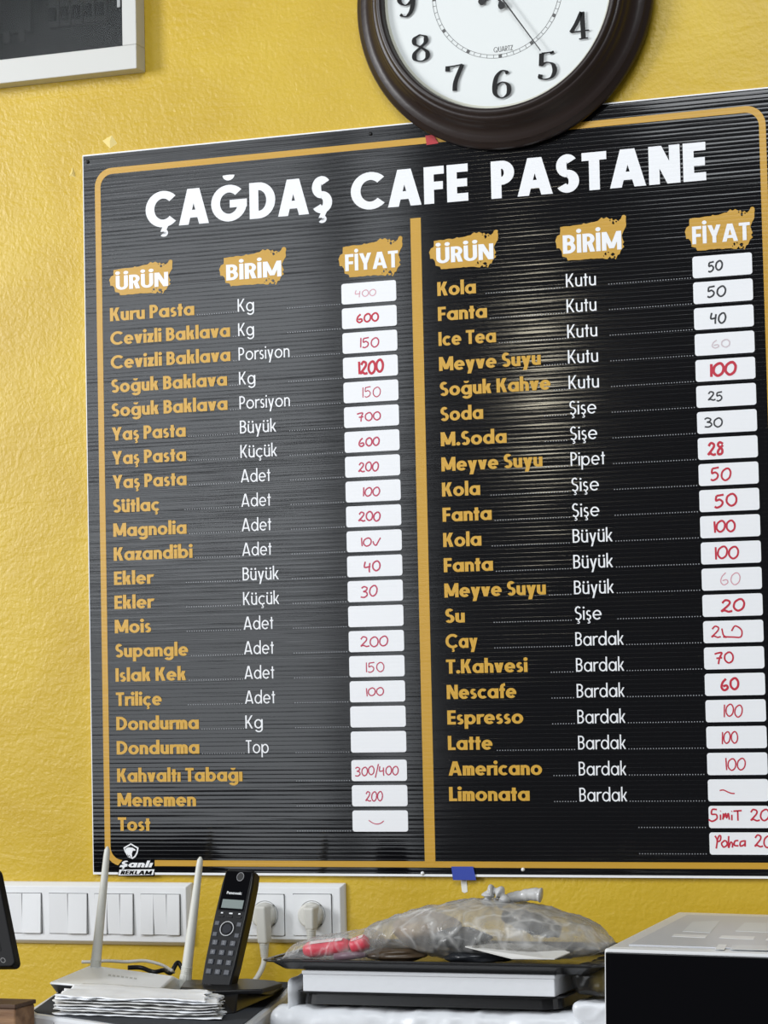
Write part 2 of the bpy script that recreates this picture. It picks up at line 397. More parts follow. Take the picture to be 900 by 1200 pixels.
# ------------------------------------------------------------------ room: wall, floor
WALLY = .007
wm = mat('yellow_wall_paint', (0.74, 0.52, 0.05), 0.36, spec=0.38)
n, l = nodes(wm); b = n['Principled BSDF']
tc = n.new('ShaderNodeTexCoord')
def ntex(scale, det, stretch=(1, 1, 1), dist=0.0, rough=.5):
    mp = n.new('ShaderNodeMapping'); mp.inputs['Scale'].default_value = stretch
    z = n.new('ShaderNodeTexNoise'); z.inputs['Scale'].default_value = scale; z.inputs['Detail'].default_value = det; z.inputs['Distortion'].default_value = dist; z.inputs['Roughness'].default_value = rough
    l.new(tc.outputs['Object'], mp.inputs[0]); l.new(mp.outputs[0], z.inputs['Vector']); return z.outputs[0]
cr = n.new('ShaderNodeValToRGB'); cr.color_ramp.elements[0].position = .3; cr.color_ramp.elements[1].position = .7
cr.color_ramp.elements[0].color = (0.54, 0.355, 0.022, 1); cr.color_ramp.elements[1].color = (0.62, 0.43, 0.034, 1)
l.new(ntex(5, 5, dist=.6), cr.inputs[0]); l.new(cr.outputs[0], b.inputs['Base Color'])
def mth(op, a, c):
    q = n.new('ShaderNodeMath'); q.operation = op
    for i, v in enumerate((a, c)):
        if isinstance(v, (int, float)): q.inputs[i].default_value = v
        else: l.new(v, q.inputs[i])
    return q.outputs[0]
hgt = mth('ADD', mth('MULTIPLY', ntex(190, 2), .0007), mth('ADD', mth('MULTIPLY', ntex(70, 3, (1, 1, .6), 1.0), .0006), mth('MULTIPLY', ntex(14, 3, (.5, 1, 1.6), 2.0), .0010)))
bp = n.new('ShaderNodeBump'); bp.inputs['Distance'].default_value = 1.0; bp.inputs['Strength'].default_value = .9
l.new(hgt, bp.inputs['Height']); l.new(bp.outputs[0], b.inputs['Normal'])
mb = MB(); mb.box((-2.2, WALLY, -Z0), (2.6, WALLY+.15, 1.6)); struct(mb.build('wall_back', wm))
fm = colour_noise(mat('floor_tile', (.35, .32, .28), .4), (.30, .28, .25), (.40, .37, .33), 3)
mb = MB(); mb.box((-2.2, -3.0, -Z0-.1), (2.6, WALLY, -Z0)); struct(mb.build('floor', fm))

# counter the things stand on (just below the frame)
CT = -.32
t = thing('counter', (.45, -.32, -Z0), 'dark wooden counter along the yellow wall carrying the appliances', 'counter')
mb = MB(); mb.box((-.75, -.72, CT-.04), (1.65, WALLY-.002, CT)); mb.build('worktop', colour_noise(mat('counter_wood', (.1, .06, .035), .4), (.08, .045, .025), (.15, .09, .05), 6, stretch=(1, 8, 8)), t, bevel=.004)
mb = MB(); mb.box((-.70, -.66, -Z0), (1.60, WALLY-.01, CT-.04)); mb.build('body', mat('counter_body', (.12, .08, .05), .5), t)

# ------------------------------------------------------------------ menu board
BW, BH = .986, 1.0
bd = thing('menu_board', (BW/2, 0, 0), 'large black corrugated price board with white heading and gold border on yellow wall', 'menu board')
mb = MB(); mb.box((0, -.0, 0), (BW, .0055, BH)); mb.build('panel', PVC, bd)
mb = MB(); mb.flat = True
mb.poly([(.0012, -.0002, .0032), (BW-.0012, -.0002, .0032), (BW-.0012, -.0002, BH-.0018), (.0012, -.0002, BH-.0018)]); mb.build('black_print', BLACK, bd)
def rrect(x0, z0, x1, z1, r, n=8):
    p = []
    for cx, cz, a0 in ((x1-r, z0+r, -90), (x1-r, z1-r, 0), (x0+r, z1-r, 90), (x0+r, z0+r, 180)):
        for k in range(n+1):
            a = math.radians(a0+90*k/n); p.append((cx+r*math.cos(a), cz+r*math.sin(a)))
    return p
o_ = rrect(.0187, .0118, .9670, .9783, .026); i_ = rrect(.0275, .0198, .9582, .9697, .018)
mb = MB(); mb.flat = True
for k in range(len(o_)):
    a, c = k, (k+1) % len(o_)
    mb.poly([(o_[a][0], -.0004, o_[a][1]), (o_[c][0], -.0004, o_[c][1]), (i_[c][0], -.0004, i_[c][1]), (i_[a][0], -.0004, i_[a][1])])
mb.build('border', GOLD, bd)
mb = MB(); mb.flat = True; mb.poly([(.4849, -.0005, .0185), (.4996, -.0005, .0185), (.4996, -.0005, .871), (.4849, -.0005, .871)]); mb.build('divider', GOLD, bd)
# heading
mb = MB(); put_text(mb, 'ÇAĞDAŞ', .0965, .8888, .0497, at(389.8, 247).x, t=.25, track=.07); mb.build('title_lettering', WHITE_PRINT, bd)
mb = MB(); put_text(mb, 'CAFE', .4010, .8882, .0497, .5672, t=.25, track=.07); mb.build('title_lettering', WHITE_PRINT, bd)
mb = MB(); put_text(mb, 'PASTANE', .5992, .8875, .0497, .8882, t=.25, track=.07); mb.build('title_lettering', WHITE_PRINT, bd)
# column headings on brushed patches
PATCH = [(95,240),(112,200),(138,185),(140,128),(200,118),(330,103),(345,92),(365,97),(470,72),(500,45),(520,55),(545,42),(575,60),(590,50),(600,70),(625,58),(640,72),(665,58),(680,27),(698,22),(712,32),(708,120),(690,150),(672,190),(690,245),(676,262),(690,282),(662,310),(648,345),(632,350),(615,388),(600,375),(575,380),(565,362),(545,385),(500,378),(350,388),(200,402),(190,376),(152,368),(146,322),(128,300),(105,300),(102,262)]
SPOTS = [(600,88,12,16),(628,78,7,6),(575,70,6,5),(648,66,6,7),(528,342,9,13),(590,348,18,14),(604,368,9,9),(552,330,6,5),(512,360,4,5)]
def heading(txt, x0, x1, z0, cap, base_txt_px):
    # base_txt_px: text box inside the patch drawing (left, right, baseline, cap top)
    L0, R0, B0, T0 = base_txt_px; kx = (x1-x0)/(R0-L0); kz = cap/(B0-T0)
    f = lambda p, y: (x0+(p[0]-L0)*kx, y, z0+(B0-p[1]-(p[0]-L0)*.083)*kz)
    m1 = MB(); m1.flat = True
    c = (400, 235); rg = random.Random(len(txt)+int(x0*100)); pp = []
    for i, p in enumerate(PATCH):
        q = PATCH[(i+1) % len(PATCH)]; pp.append(p)
        d = math.hypot(q[0]-p[0], q[1]-p[1]); k = int(d/22)
        for j in range(1, k): pp.append((p[0]+(q[0]-p[0])*j/k+rg.uniform(-3, 3), p[1]+(q[1]-p[1])*j/k+rg.uniform(-4, 4)))
    pts = [f(p, -.0006) for p in pp]
    m1.poly(pts)
    bp_ = m1.build('brush_patch', GOLD, bd)
    me = bp_.data; bm = bmesh.new(); bm.from_mesh(me); bmesh.ops.triangulate(bm, faces=bm.faces, ngon_method='EAR_CLIP')
    bmesh.ops.recalc_face_normals(bm, faces=bm.faces); bm.to_mesh(me); bm.free()
    m3 = MB(); m3.flat = True
    for q_, (sx, sy, rx, ry) in enumerate(sorted(SPOTS, key=lambda q: q[1])):
        if q_ == 4: m3.build('brush_gap', BLACK, bp_); m3 = MB(); m3.flat = True
        a0 = rg.uniform(0, 6)
        m3.poly([f((sx+rx*math.cos(a0+k*.7)*rg.uniform(.6, 1.25), sy+ry*math.sin(a0+k*.7)*rg.uniform(.6, 1.25)), -.00072) for k in range(9)])
    m3.build('brush_gap', BLACK, bp_)
    m2 = MB(); put_text(m2, txt, x0, z0, cap, x1, t=.20, y=-.0009, track=.06); m2.build('heading_lettering', WHITE_PRINT, bp_)
BT = (160, 668, 347, 195)
def hd(txt, pl, pr, base, top):
    a, c = at(*pl), at(*pr); heading(txt, a.x, c.x, (at(*base).z), at(*top).z-at(*base).z, BT)
hd('ÜRÜN', (136,330), (197.3,325), (139,339.8), (137,323.5))
hd('BİRİM', (265.3,320), (330,315), (267,328.8), (266,310.5))
hd('FİYAT', (404.7,308), (466.7,300), (409,317.7), (408,298.2))
hd('ÜRÜN', (511.5,300), (578.5,295), (514,308.8), (513,290.5))
hd('BİRİM', (659.7,285), (728.4,280), (662,297.6), (661,276))
hd('FİYAT', (811.3,275), (879,268), (815,286.2), (813,265.6))
LEFT = [('Kuru Pasta',228,'Kg',298),('Cevizli Baklava',270,'Kg',298),('Cevizli Baklava',270.5,'Porsiyon',339.5),('Soğuk Baklava',266.5,'Kg',299.5),('Soğuk Baklava',267,'Porsiyon',340),('Yaş Pasta',218,'Büyük',324),('Yaş Pasta',218.5,'Küçük',325),('Yaş Pasta',219,'Adet',317),('Sütlaç',187.5,'Adet',317.5),('Magnolia',219,'Adet',318),('Kazandibi',226,'Adet',318.5),('Ekler',179.5,'Büyük',327),('Ekler',180,'Küçük',327.5),('Mois',177.5,'Adet',320.5),('Supangle',221,'Adet',321),('Islak Kek',218.5,'Adet',321.5),('Triliçe',190,'Adet',322.5),('Dondurma',233.5,'Kg',308),('Dondurma',234,'Top',315),('Kahvaltı Tabağı',284.5,None,0),('Menemen',230,None,0),('Tost',176.5,None,0)]
RIGHT = [('Kola',558,'Kutu',698.5),('Fanta',571,'Kutu',699),('Ice Tea',581.5,'Kutu',700),('Meyve Suyu',634,'Kutu',701),('Soğuk Kahve',645.5,'Kutu',702),('Soda',566.5,'Şişe',699),('M.Soda',594,'Şişe',700),('Meyve Suyu',636,'Pipet',709),('Kola',563,'Şişe',702),('Fanta',576.5,'Şişe',702.5),('Kola',564.5,'Büyük',718),('Fanta',578,'Büyük',718.5),('Meyve Suyu',640,'Büyük',719.5),('Su',545,'Şişe',705),('Çay',560,'Bardak',731),('T.Kahvesi',618.5,'Bardak',731.5),('Nescafe',605.5,'Bardak',732),('Espresso',613.5,'Bardak',733),('Latte',577.5,'Bardak',733.5),('Americano',635.5,'Bardak',734),('Limonata',621,'Bardak',735),(None,0,None,0),(None,0,None,0)]
DZ = .0333
def rowtop(i, side): return .7902-DZ*i-(.0044 if side == 0 and i >= 19 else 0)
PR_L = [('400',416,441,8,.9,'f'),('600',418,444,10,1.9,'r'),('150',421,444.5,11.5,1.5,'t'),('1200',419.5,449.5,15,2.7,'r'),('150',423.5,446.5,12,1.1,'t'),('700',418.5,446.5,10,1.5,'t'),('600',420.5,445,10,1.7,'t'),('200',420.5,444,11,1.6,'t'),('100',424.5,445.5,10.5,1.5,'t'),('200',420.5,446,11,1.7,'t'),('10v',422,446.5,10,1.5,'t'),('40',426.5,446,12,1.7,'t'),('30',423,442.5,13,1.6,'t'),None,('200',422.5,455,12,1.5,'t'),('150',427.5,450.5,11.5,1.2,'t'),('100',428,450,9.5,1.3,'t'),None,None,('300/400',416,467,10.5,1.3,'t'),('200',428.5,448.5,11.5,1.3,'t'),('u',432,449.5,8,1.0,'t')]
PR_R = [('50',830,847,11,1.5,'k'),('50',829,851,12,1.5,'k'),('40',832.5,851,12,1.5,'k'),('60',834,856,9,1.3,'g'),('100',831,863,14.5,2.9,'r'),('25',830,848,10,1.3,'k'),('30',825.5,847,10.5,1.3,'k'),('28',830,849.5,14,2.5,'r'),('50',833,857,14,2.0,'r'),('50',837.5,864,14,2.2,'r'),('100',835.5,862,13,2.1,'r'),('100',836.5,866,14,2.0,'r'),('60',844,868,14,1.0,'f'),('20',845.5,873,13.5,2.2,'r'),('2w',834,869,13,1.6,'r'),('70',837,860,12.5,1.8,'r'),('60',845,866,13,2.4,'r'),('100',847,870.5,14,1.4,'r'),('100',845,865,13.5,1.4,'r'),('100',849,874,13.5,1.4,'r'),('~',843.5,860,9,1.3,'r'),('SimiT 20',831.5,902,13,1.7,'r'),('Pohca 20',838,905,13.5,1.7,'r')]
INK = {'f': INK_FAINT, 'r': INK_RED, 't': INK_RED2, 'k': INK_BLACK, 'g': INK_GHOST}
INKN = {'f': 'faded red', 'r': 'bold red', 't': 'red', 'k': 'black', 'g': 'wiped grey'}
dot = MB(); dot.flat = True
def leader(x0, x1, z):
    x = x0
    while x < x1-.001:
        dot.poly([(x, -.0006, z), (x+.0012, -.0006, z), (x+.0012, -.0006, z+.0012), (x, -.0006, z+.0012)]); x += .0036
for side, rows in ((0, LEFT), (1, RIGHT)):
    nx, ux, lx0, lx1 = ((.0393, .2325, .3846, .4628), (.5208, .6980, .8668, .9440))[side]
    for i, (nm, ne, un, ue) in enumerate(rows):
        top = rowtop(i, side); zb = top-.0271; py = 376+29*i
        xe = nx
        if nm:
            yy = 376-((ne-130)*.09)*(1-i/22)+28.3*i if side == 0 else 345-((ne-512)*.09)*(1-i/24)+29.6*i
            xe = at(ne, yy).x; mb = MB(); put_text(mb, nm, nx, zb+(.0002 if side == 0 else .0012), .0185, xe, t=.215, track=.05)
            mb.build('item_name', GOLDTEXT, bd)
        ls = max(xe+.004, (.148 if side == 0 else .588)); 
        if nm == 'Meyve Suyu' or nm in ('Soğuk Kahve', 'T.Kahvesi', 'Nescafe', 'Espresso', 'Americano', 'Limonata', 'Soda', 'M.Soda'): ls = max(ls, .664)
        if un:
            yy = 358-((ue-278)*.08)*(1-i/22)+28.3*i if side == 0 else 330-((ue-663)*.08)*(1-i/24)+29.6*i
            x1 = at(ue, yy).x; mb = MB(); put_text(mb, un, ux, zb, .0176, x1, t=.115, track=.10); mb.build('unit_name', WHITE_PRINT, bd)
            leader(ls, ux-.001, zb-.0005)
            leader(max(x1+.003, (.305 if side == 0 else .755)) if un != 'Bardak' else x1+.003, lx0-.002, zb-.0005)
        else:
            leader(.305 if side == 0 else .775, lx0-.002, zb-.0005)
        # white price label with its handwriting
        mb = MB(); p = rrect(lx0, top-.0279, lx1, top, .0034, 5)
        mb.prism([(a, -.0003, c) for a, c in p], (0, -.0006, 0)); lab = mb.build('price_label', LABEL_W, bd)
        pr = (PR_L, PR_R)[side][i]
        if pr:
            s, a, c, h, wd, k = pr
            yc = 342+i*28.7 if side == 0 else 312+i*30.6
            xa, xc = at(a, yc).x, at(c, yc).x; hh = h/930.
            zc = top-.0145-hh*.46-(.0005 if side == 0 else 0)
            if s in ('SimiT 20', 'Pohca 20'): zc += .003
            mb = MB(); hand(mb, s, xa, xc, zc, hh, wd*(.00150 if k == 'k' else .00122), -.0011, i*3+side*100)
            hw = mb.build('handwritten_price', INK[k], lab)
            if s not in '~u': hw['label'] = '%s handwritten %s' % (INKN[k], {'SimiT 20': 'Simit 20', 'Pohca 20': 'note', '2w': 'price', '10v': '100'}.get(s, s))
dot.build('dotted_leader', GREYDOT, bd)
# sign maker's emblem: shield with a bird's head, white italic lettering
bx, bz = at(146, 1023).x, at(150, 1017).z
def em(px, py, y=-.0008): v = at(px, py); return (v.x, y, v.z)
mb = MB(); mb.flat = True
q = lambda x, y: (120+x/11.25, 970+y/11.257)
mb.poly([em(*q(*p), -.00055) for p in ((212,640),(205,500),(270,420),(290,370),(640,360),(690,420),(690,640))])
mark = mb.build('maker_emblem', BLACK, bd)
sh = [(378,205),(480,262),(470,330),(440,385),(400,412),(340,385),(300,320),(280,262)]; si = [(378,224),(460,272),(452,322),(428,370),(402,390),(350,372),(314,318),(298,272)]
mb = MB(); mb.flat = True
for k in range(6):
    mb.poly([em(*q(*sh[k])), em(*q(*sh[k+1])), em(*q(*si[k+1])), em(*q(*si[k]))])
mb.poly([em(*q(*sh[7])), em(*q(*sh[0])), em(*q(*si[0])), em(*q(*si[7]))])
mb.poly([em(*q(*sh[6])), em(*q(*sh[7])), em(*q(*si[7])), em(*q(*si[6]))])
mb.poly([em(*q(*p)) for p in ((310,275),(345,258),(400,262),(436,285),(440,302),(405,300),(398,320),(390,345),(398,385),(370,392),(362,350),(350,385),(335,375),(330,340),(312,318))])
mb.build('shield', WHITE_PRINT, mark)
mb = MB()
a = em(*q(235,520)); c = em(*q(660,520))
put_text(mb, 'Şanlı', a[0], a[2], .0088, c[0]-.0012, t=.24, y=-.001, track=.07, skew=.22, slope=-.0)
mb.poly([em(*q(*p)) for p in ((228,520),(240,492),(330,486),(330,512))])
mb.build('emblem_lettering', WHITE_PRINT, mark)
mb = MB(); mb.flat = True; mb.poly([em(*q(*p), -.0009) for p in ((215,628),(228,552),(690,548),(674,622))]); band = mb.build('emblem_band', WHITE_PRINT, mark)
mb = MB(); a = em(*q(240,615)); c = em(*q(655,610)); put_text(mb, 'REKLAM', a[0], a[2], .0052, c[0]-.001, t=.24, y=-.0011, track=.07, skew=.2); mb.build('band_lettering', BLACK, mark)

# fixings and tape on the board
for px, py, lb, m in ((103,190,'dark nail in the top left corner of the black price board', BLACKPL), (434.5,157,'dark nail in the top edge of the price board left of the clock', BLACKPL), (495.3,1023.3,'small white nail head at the bottom edge of the board left of the blue tape', PVC), (613,1019,'small pale nail head at the bottom edge right of the blue tape', PVC)):
    v = at(px, py); mb = MB(); mb.lathe([(0, .0022), (.0012, .0021), (.0022, .0014), (.0026, 0)], (v.x, -.0004, v.z), 14)
    tag(mb.build('nail', m, smooth=True, origin=(v.x, -.0004, v.z)), lb, 'nail', 'nails holding the price board')
def sheet(name, pts, m, th, label, cat, group=None):
    mb = MB(); mb.prism(pts, (0, -th, 0)); c = pts[0]
    return tag(mb.build(name, m, origin=c), label, cat, group)
BLUE = mat('blue_tape', (0.02, 0.05, 0.36), .45)
pts = [at(x, y, -.0014) for x, y in ((529,1015.5),(554.6,1015.5),(558,1031.3),(531,1031.3))]
sheet('tape_strip', pts, BLUE, .0005, 'blue tape patch over the bottom edge of the price board', 'tape')
pts = [at(x, y, WALLY) for x, y in ((540,1031.5),(547,1031.5),(548,1045),(544.5,1046.5),(541.5,1045))]
sheet('tape_strip', pts, mat('white_tape', (.78, .77, .72), .5), .0006, 'white tape end on the yellow wall below the blue patch', 'tape')
pts = [at(x, y, -.0012) for x, y in ((498.5,159),(508,158),(514,168),(500,170))]
sheet('tape_strip', pts, mat('red_tape', (.42, .012, .02), .5), .0004, 'small red tape scrap at the lower left rim of the clock', 'tape')
FL1 = mat('bare_plaster', (.86, .70, .28), .4)
for ps, lb in ((((120,165),(131,158.5),(137.5,168),(129,174)), 'pale diamond shaped paint flake above the left corner of the board'), (((81,206),(85.5,196),(88.5,208),(85,207)), 'small raised paint flake left of the board at its top corner')):
    mb = MB(); pts = [at(x, y, WALLY) for x, y in ps]; c = sum(pts, Vector())/len(pts)
    mb.add(pts+[c+Vector((.001, -.004, .0005))], [(i, (i+1) % 4, 4) for i in range(4)]+[(3, 2, 1, 0)]); tag(mb.build('paint_flake', FL1, origin=c), lb, 'paint flake', 'loose paint flakes on the wall')

# ------------------------------------------------------------------ wall clock
CX, CZ = .6247, 1.1552
ck = thing('wall_clock', (CX, WALLY, CZ), 'round wall clock with dark brown moulded rim and white dial above the board', 'clock')
WOOD = bump_noise(mat('dark_brown_rim', (.020, .0115, .0095), .36), 60, .0003, stretch=(1, 1, 1))
W0 = -.0012
prof = [(.0, .002), (.197, .0015), (.2030, .0025), (.2050, .006), (.2050, .010), (.2025, .0135), (.1985, .0155), (.1975, .0175), (.1965, .0185), (.190, .0195), (.183, .0235), (.1785, .030), (.1765, .0345), (.1750, .0352), (.1740, .0385), (.1715, .0415), (.1690, .0430), (.1672, .0425), (.1664, .0452), (.1640, .0475), (.1610, .0480), (.1585, .0465), (.1572, .0440), (.1560, .030)]
mb = MB(); mb.lathe(prof, (CX, W0, CZ), 128); mb.build('rim', WOOD, ck, smooth=True)
DF = W0-.034
mb = MB(); mb.lathe([(.0, .034), (.1555, .034), (.1562, .030), (.0, .030)], (CX, W0, CZ), 96); dial = mb.build('dial', mat('dial_white', (.74, .77, .76), .5), ck)
mb = MB(); mb.lathe([(.1568, .0335), (.1560, .0345), (.1525, .0345), (.1525, .0335)], (CX, W0, CZ), 96); mb.build('dial_ring', mat('dial_ring', (.62, .62, .52), .5), ck, smooth=False)
ROT = math.radians(1.6)
RM = Matrix.Rotation(-ROT, 3, 'Y')       # +y axis: counter-clockwise seen from the room needs a negative turn
def dp(r, ang, y): # ang clockwise from 12, degrees
    a = math.radians(ang)-ROT; return Vector((CX+r*math.sin(a), y, CZ+r*math.cos(a)))
mb = MB(); mb.flat = True
LINE = mat('dial_line', (.10, .10, .10), .6); 
for r in (.0895, .0850):
    for k in range(120):
        mb.poly([dp(r-.00025, k*3, DF-.0003), dp(r-.00025, k*3+3, DF-.0003), dp(r+.00025, k*3+3, DF-.0003), dp(r+.00025, k*3, DF-.0003)])
for k in range(60):
    wv = .0022 if k % 5 == 0 else .00025
    a = k*6; d = math.degrees(wv/.087)
    mb.poly([dp(.0850, a-d, DF-.0004), dp(.0850, a+d, DF-.0004), dp(.0895, a+d, DF-.0004), dp(.0895, a-d, DF-.0004)])
mb.build('minute_track', LINE, dial)
mb = MB(); a = at(578.5, 58, DF); c = at(601, 56, DF)
put_text(mb, 'QUARTZ', a.x, at(580, 61.5, DF).z, .0068, c.x, t=.10, y=DF-.0004, track=.09, slope=.02); mb.build('dial_lettering', LINE, dial)
# numerals with thick and thin strokes, raised and edged in silver
NUM = {
 '1': [[(.0,.82),(.22,1),(.24,1)], [(.24,1),(.24,.5),(.24,0)], [(.05,.02),(.43,.02)]],
 '2': [[(.06,.72),(.12,.92),(.32,1),(.52,.88),(.52,.65),(.35,.38),(.05,.04)], [(.05,.05),(.35,.04),(.55,.06),(.58,.2)]],
 '3': [[(.06,.8),(.18,.98),(.36,.98),(.5,.8),(.42,.6),(.22,.53)], [(.22,.53),(.46,.5),(.58,.28),(.45,.04),(.2,.0),(.05,.12),(.08,.2)]],
 '4': [[(.42,1),(.22,.62),(.0,.3)], [(.0,.3),(.66,.3)], [(.44,1),(.44,.5),(.44,.02)], [(.28,.02),(.6,.02)]],
 '5': [[(.14,.98),(.55,.97)], [(.14,.97),(.12,.75),(.10,.52)], [(.10,.52),(.3,.62),(.52,.52),(.58,.28),(.46,.06),(.22,.0),(.05,.08),(.07,.2)], [(.5,.99),(.53,.92)]],
 '6': [[(.55,.88),(.48,.97),(.34,1),(.14,.8),(.05,.45),(.08,.16),(.30,.0),(.54,.14),(.56,.42),(.36,.58),(.14,.48),(.07,.35)]],
 '7': [[(.03,.78),(.05,.97)], [(.04,.95),(.3,.95),(.6,.97)], [(.6,.97),(.42,.62),(.30,.32),(.26,.02)]],
 '8': [[(.3,1),(.1,.88),(.1,.68),(.32,.52),(.54,.32),(.52,.1),(.3,0),(.08,.1),(.08,.32),(.3,.52),(.5,.7),(.5,.9),(.3,1)]],
 '9': [[(.06,.1),(.15,.02),(.3,.0),(.48,.2),(.56,.55),(.52,.84),(.3,1),(.08,.86),(.06,.58),(.26,.42),(.46,.52),(.54,.65)]],
 '0': [[(.3,1),(.08,.75),(.08,.25),(.3,0),(.52,.25),(.52,.75),(.3,1)]],
}
SILVER = mat('numeral_edge', (.55, .56, .56), .3, metal=.8); NBLK = mat('numeral_black', (.008, .008, .008), .5, spec=.2)
for h in range(1, 13):
    txt = str(h); H = .0355; cpos = dp(.1255, h*30, DF); W = sum(.46 if c == '1' else .62 for c in txt)*H
    for nm, m, grow, y0, dx in (('numeral', NBLK, 0, DF-.0032, 0), ('edge', SILVER, .0009, DF-.0018, .0005)):
        mb = MB(); x = -W/2
        for c in txt:
            for st in NUM[c]:
                cv = catmull([(a, b2, 0) for a, b2 in st], 8) if len(st) > 2 else [Vector((a, b2, 0)) for a, b2 in st]
                P_ = []
                for p in cv:
                    v = RM @ Vector((x+p.x*H*1.05, 0, (p.y-.5)*H)); P_.append((cpos.x+v.x+dx, cpos.z+v.z-dx))
                ribbon(mb, P_, 0, y0, nib=lambda t_: max(.0015, .0062*abs(t_.z)**1.3)+grow)
            x += (.46 if c == '1' else .62)*H
        for f in list(mb.f): # give every ribbon its thickness down to the dial
            pass
        if nm == 'numeral': num = mb.build('numeral', m, dial)
        else: mb.build('numeral_edge', m, num)
def hand_mesh(ang, prof, y, tail=None):
    mb = MB(); pts = [(r, w) for r, w in prof]
    L = [dp(0, 0, y)]*0
    a = math.radians(ang)-ROT; d = Vector((math.sin(a), 0, math.cos(a))); nn = Vector((math.cos(a), 0, -math.sin(a)))
    c = Vector((CX, y, CZ))
    ring = [c+d*r+nn*w for r, w in pts]+[c+d*r-nn*w for r, w in reversed(pts)]
    mb.prism(ring, (0, -.0008, 0)); return mb
tailp = [(-.0285, .0006), (-.0280, .003), (-.0255, .0048), (-.0215, .0044), (-.0185, .0022), (-.0172, .0012), (-.0150, .0022), (-.0135, .0030), (-.0115, .0018), (-.0095, .0012), (0, .0030)]
mb = hand_mesh(57, tailp+[(.01, .0014), (.03, .0032), (.042, .005), (.048, .003), (.060, .0004)], DF-.004); mb.build('hour_hand', BLACKPL, ck)
mb = hand_mesh(342, tailp+[(.01, .0012), (.05, .0026), (.066, .0042), (.074, .0022), (.092, .0004)], DF-.006); mb.build('minute_hand', BLACKPL, ck)
mb = hand_mesh(147.3, [(-.03, .0015), (0, .001), (.06, .0008), (.106, .0006)], DF-.008); mb.build('second_hand', BLACKPL, ck)
mb = MB(); mb.lathe([(0, .010), (.003, .0095), (.004, .006), (.004, 0)], (CX, DF, CZ), 20); mb.build('hub', BLACKPL, ck, smooth=True)

# ------------------------------------------------------------------ fuse box, top left
fb = thing('fuse_box', (-.1, WALLY, 1.25), 'white framed fuse box with dark see-through door in the top left corner', 'fuse box')
FR = bump_noise(mat('fuse_frame', (.60, .60, .57), .45), 40, .0002)
c0 = at(160, 80, -.022); FXR, FZB = c0.x, c0.z
FXL, FZT = FXR-.46, FZB+.36
lb = .0215; bb = .034
mb = MB(); mb.box((FXL, -.022, FZB), (FXR, WALLY-.0005, FZB+bb)); mb.build('frame_rail', FR, fb, bevel=.0012)
mb = MB(); mb.box((FXL, -.022, FZT-bb), (FXR, WALLY-.0005, FZT)); mb.build('frame_rail', FR, fb, bevel=.0012)
for xa in (FXL, FXR-lb):
    mb = MB(); mb.box((xa, -.0215, FZB+bb), (xa+lb, WALLY-.0005, FZT-bb)); mb.build('frame_stile', FR, fb, bevel=.0012)
mb = MB(); mb.box((FXL+lb, WALLY-.002, FZB+bb), (FXR-lb, WALLY-.0006, FZT-bb)); mb.build('back_panel', mat('fuse_back', (.085, .087, .085), .6), fb)
SM = mat('smoked_door', (.02, .022, .022), .12, spec=.3, alpha=.55)
mb = MB(); mb.box((FXL+lb, -.0165, FZB+bb), (FXR-lb, -.0145, FZT-bb)); door = mb.build('door', SM, fb)
mb = MB(); mb.box((FXR-lb-.0085, -.0195, FZB+bb+.055), (FXR-lb-.0035, -.0165, FZB+bb+.083)); mb.build('door_latch', mat('latch_grey', (.35, .36, .36), .4), door, bevel=.001)
BRK = mat('breaker_body', (.19, .195, .19), .5); BRT = mat('breaker_toggle', (.01, .01, .01), .5)
for k in range(5):
    x0 = FXR-lb-.040-k*.0185
    mb = MB(); mb.box((x0-.0085, -.006, FZB+bb+.042), (x0+.0085, WALLY-.002, FZB+bb+.14)); br = mb.build('circuit_breaker', BRK, fb, bevel=.0008)
    mb = MB(); mb.box((x0-.005, -.012, FZB+bb+.050), (x0+.005, -.006, FZB+bb+.068)); mb.build('toggle', BRT, br)
mb = MB(); mb.box((FXR-lb-.255, -.006, FZB+bb+.040), (FXR-lb-.150, WALLY-.002, FZB+bb+.13)); mn = mb.build('main_switch', mat('main_switch', (.10, .105, .105), .5), fb, bevel=.001)
for k in range(4):
    x0 = FXR-lb-.235+k*.024
    mb = MB(); mb.box((x0-.005, -.010, FZB+bb+.026), (x0+.005, -.004, FZB+bb+.043)); mb.build('terminal', BRK, mn)

# ------------------------------------------------------------------ switch plate
def plate(name, x0, x1, z0, z1, th, m, parent):
    mb = MB(); ins = .006
    a = [(x0, WALLY-.001, z0), (x1, WALLY-.001, z0), (x1, WALLY-.001, z1), (x0, WALLY-.001, z1)]
    c = [(x0+ins*.25, WALLY-.005, z0+ins*.25), (x1-ins*.25, WALLY-.005, z0+ins*.25), (x1-ins*.25, WALLY-.005, z1-ins*.25), (x0+ins*.25, WALLY-.005, z1-ins*.25)]
    d = [(x0+ins, WALLY-th, z0+ins), (x1-ins, WALLY-th, z0+ins), (x1-ins, WALLY-th, z1-ins), (x0+ins, WALLY-th, z1-ins)]
    vs = a+c+d; fs = [(3,2,1,0), (8,9,10,11)]+[(r+i, r+(i+1) % 4, r+4+(i+1) % 4, r+4+i) for r in (0, 4) for i in range(4)]
    mb.add(vs, fs); return mb.build(name, m, parent, bevel=.0008)
PT = .0115
sx1 = at(224.5, 1072, 0).x; sx0 = sx1-.297; sz1, sz0 = at(120, 1033.5, 0).z, at(120, 1107.5, 0).z
sw = thing('light_switch_panel', ((sx0+sx1)/2, WALLY, sz0), 'long white light switch panel with four groups of rockers below the board', 'light switch')
plate('cover_plate', sx0, sx1, sz0, sz1, PT, PLATE, sw)
yf = WALLY-PT
for pxa, pxb, nr in ((-7.5, 48, 2), (58, 102.5, 2), (120.5, 156.5, 3), (166.5, 211, 3)):
    pass
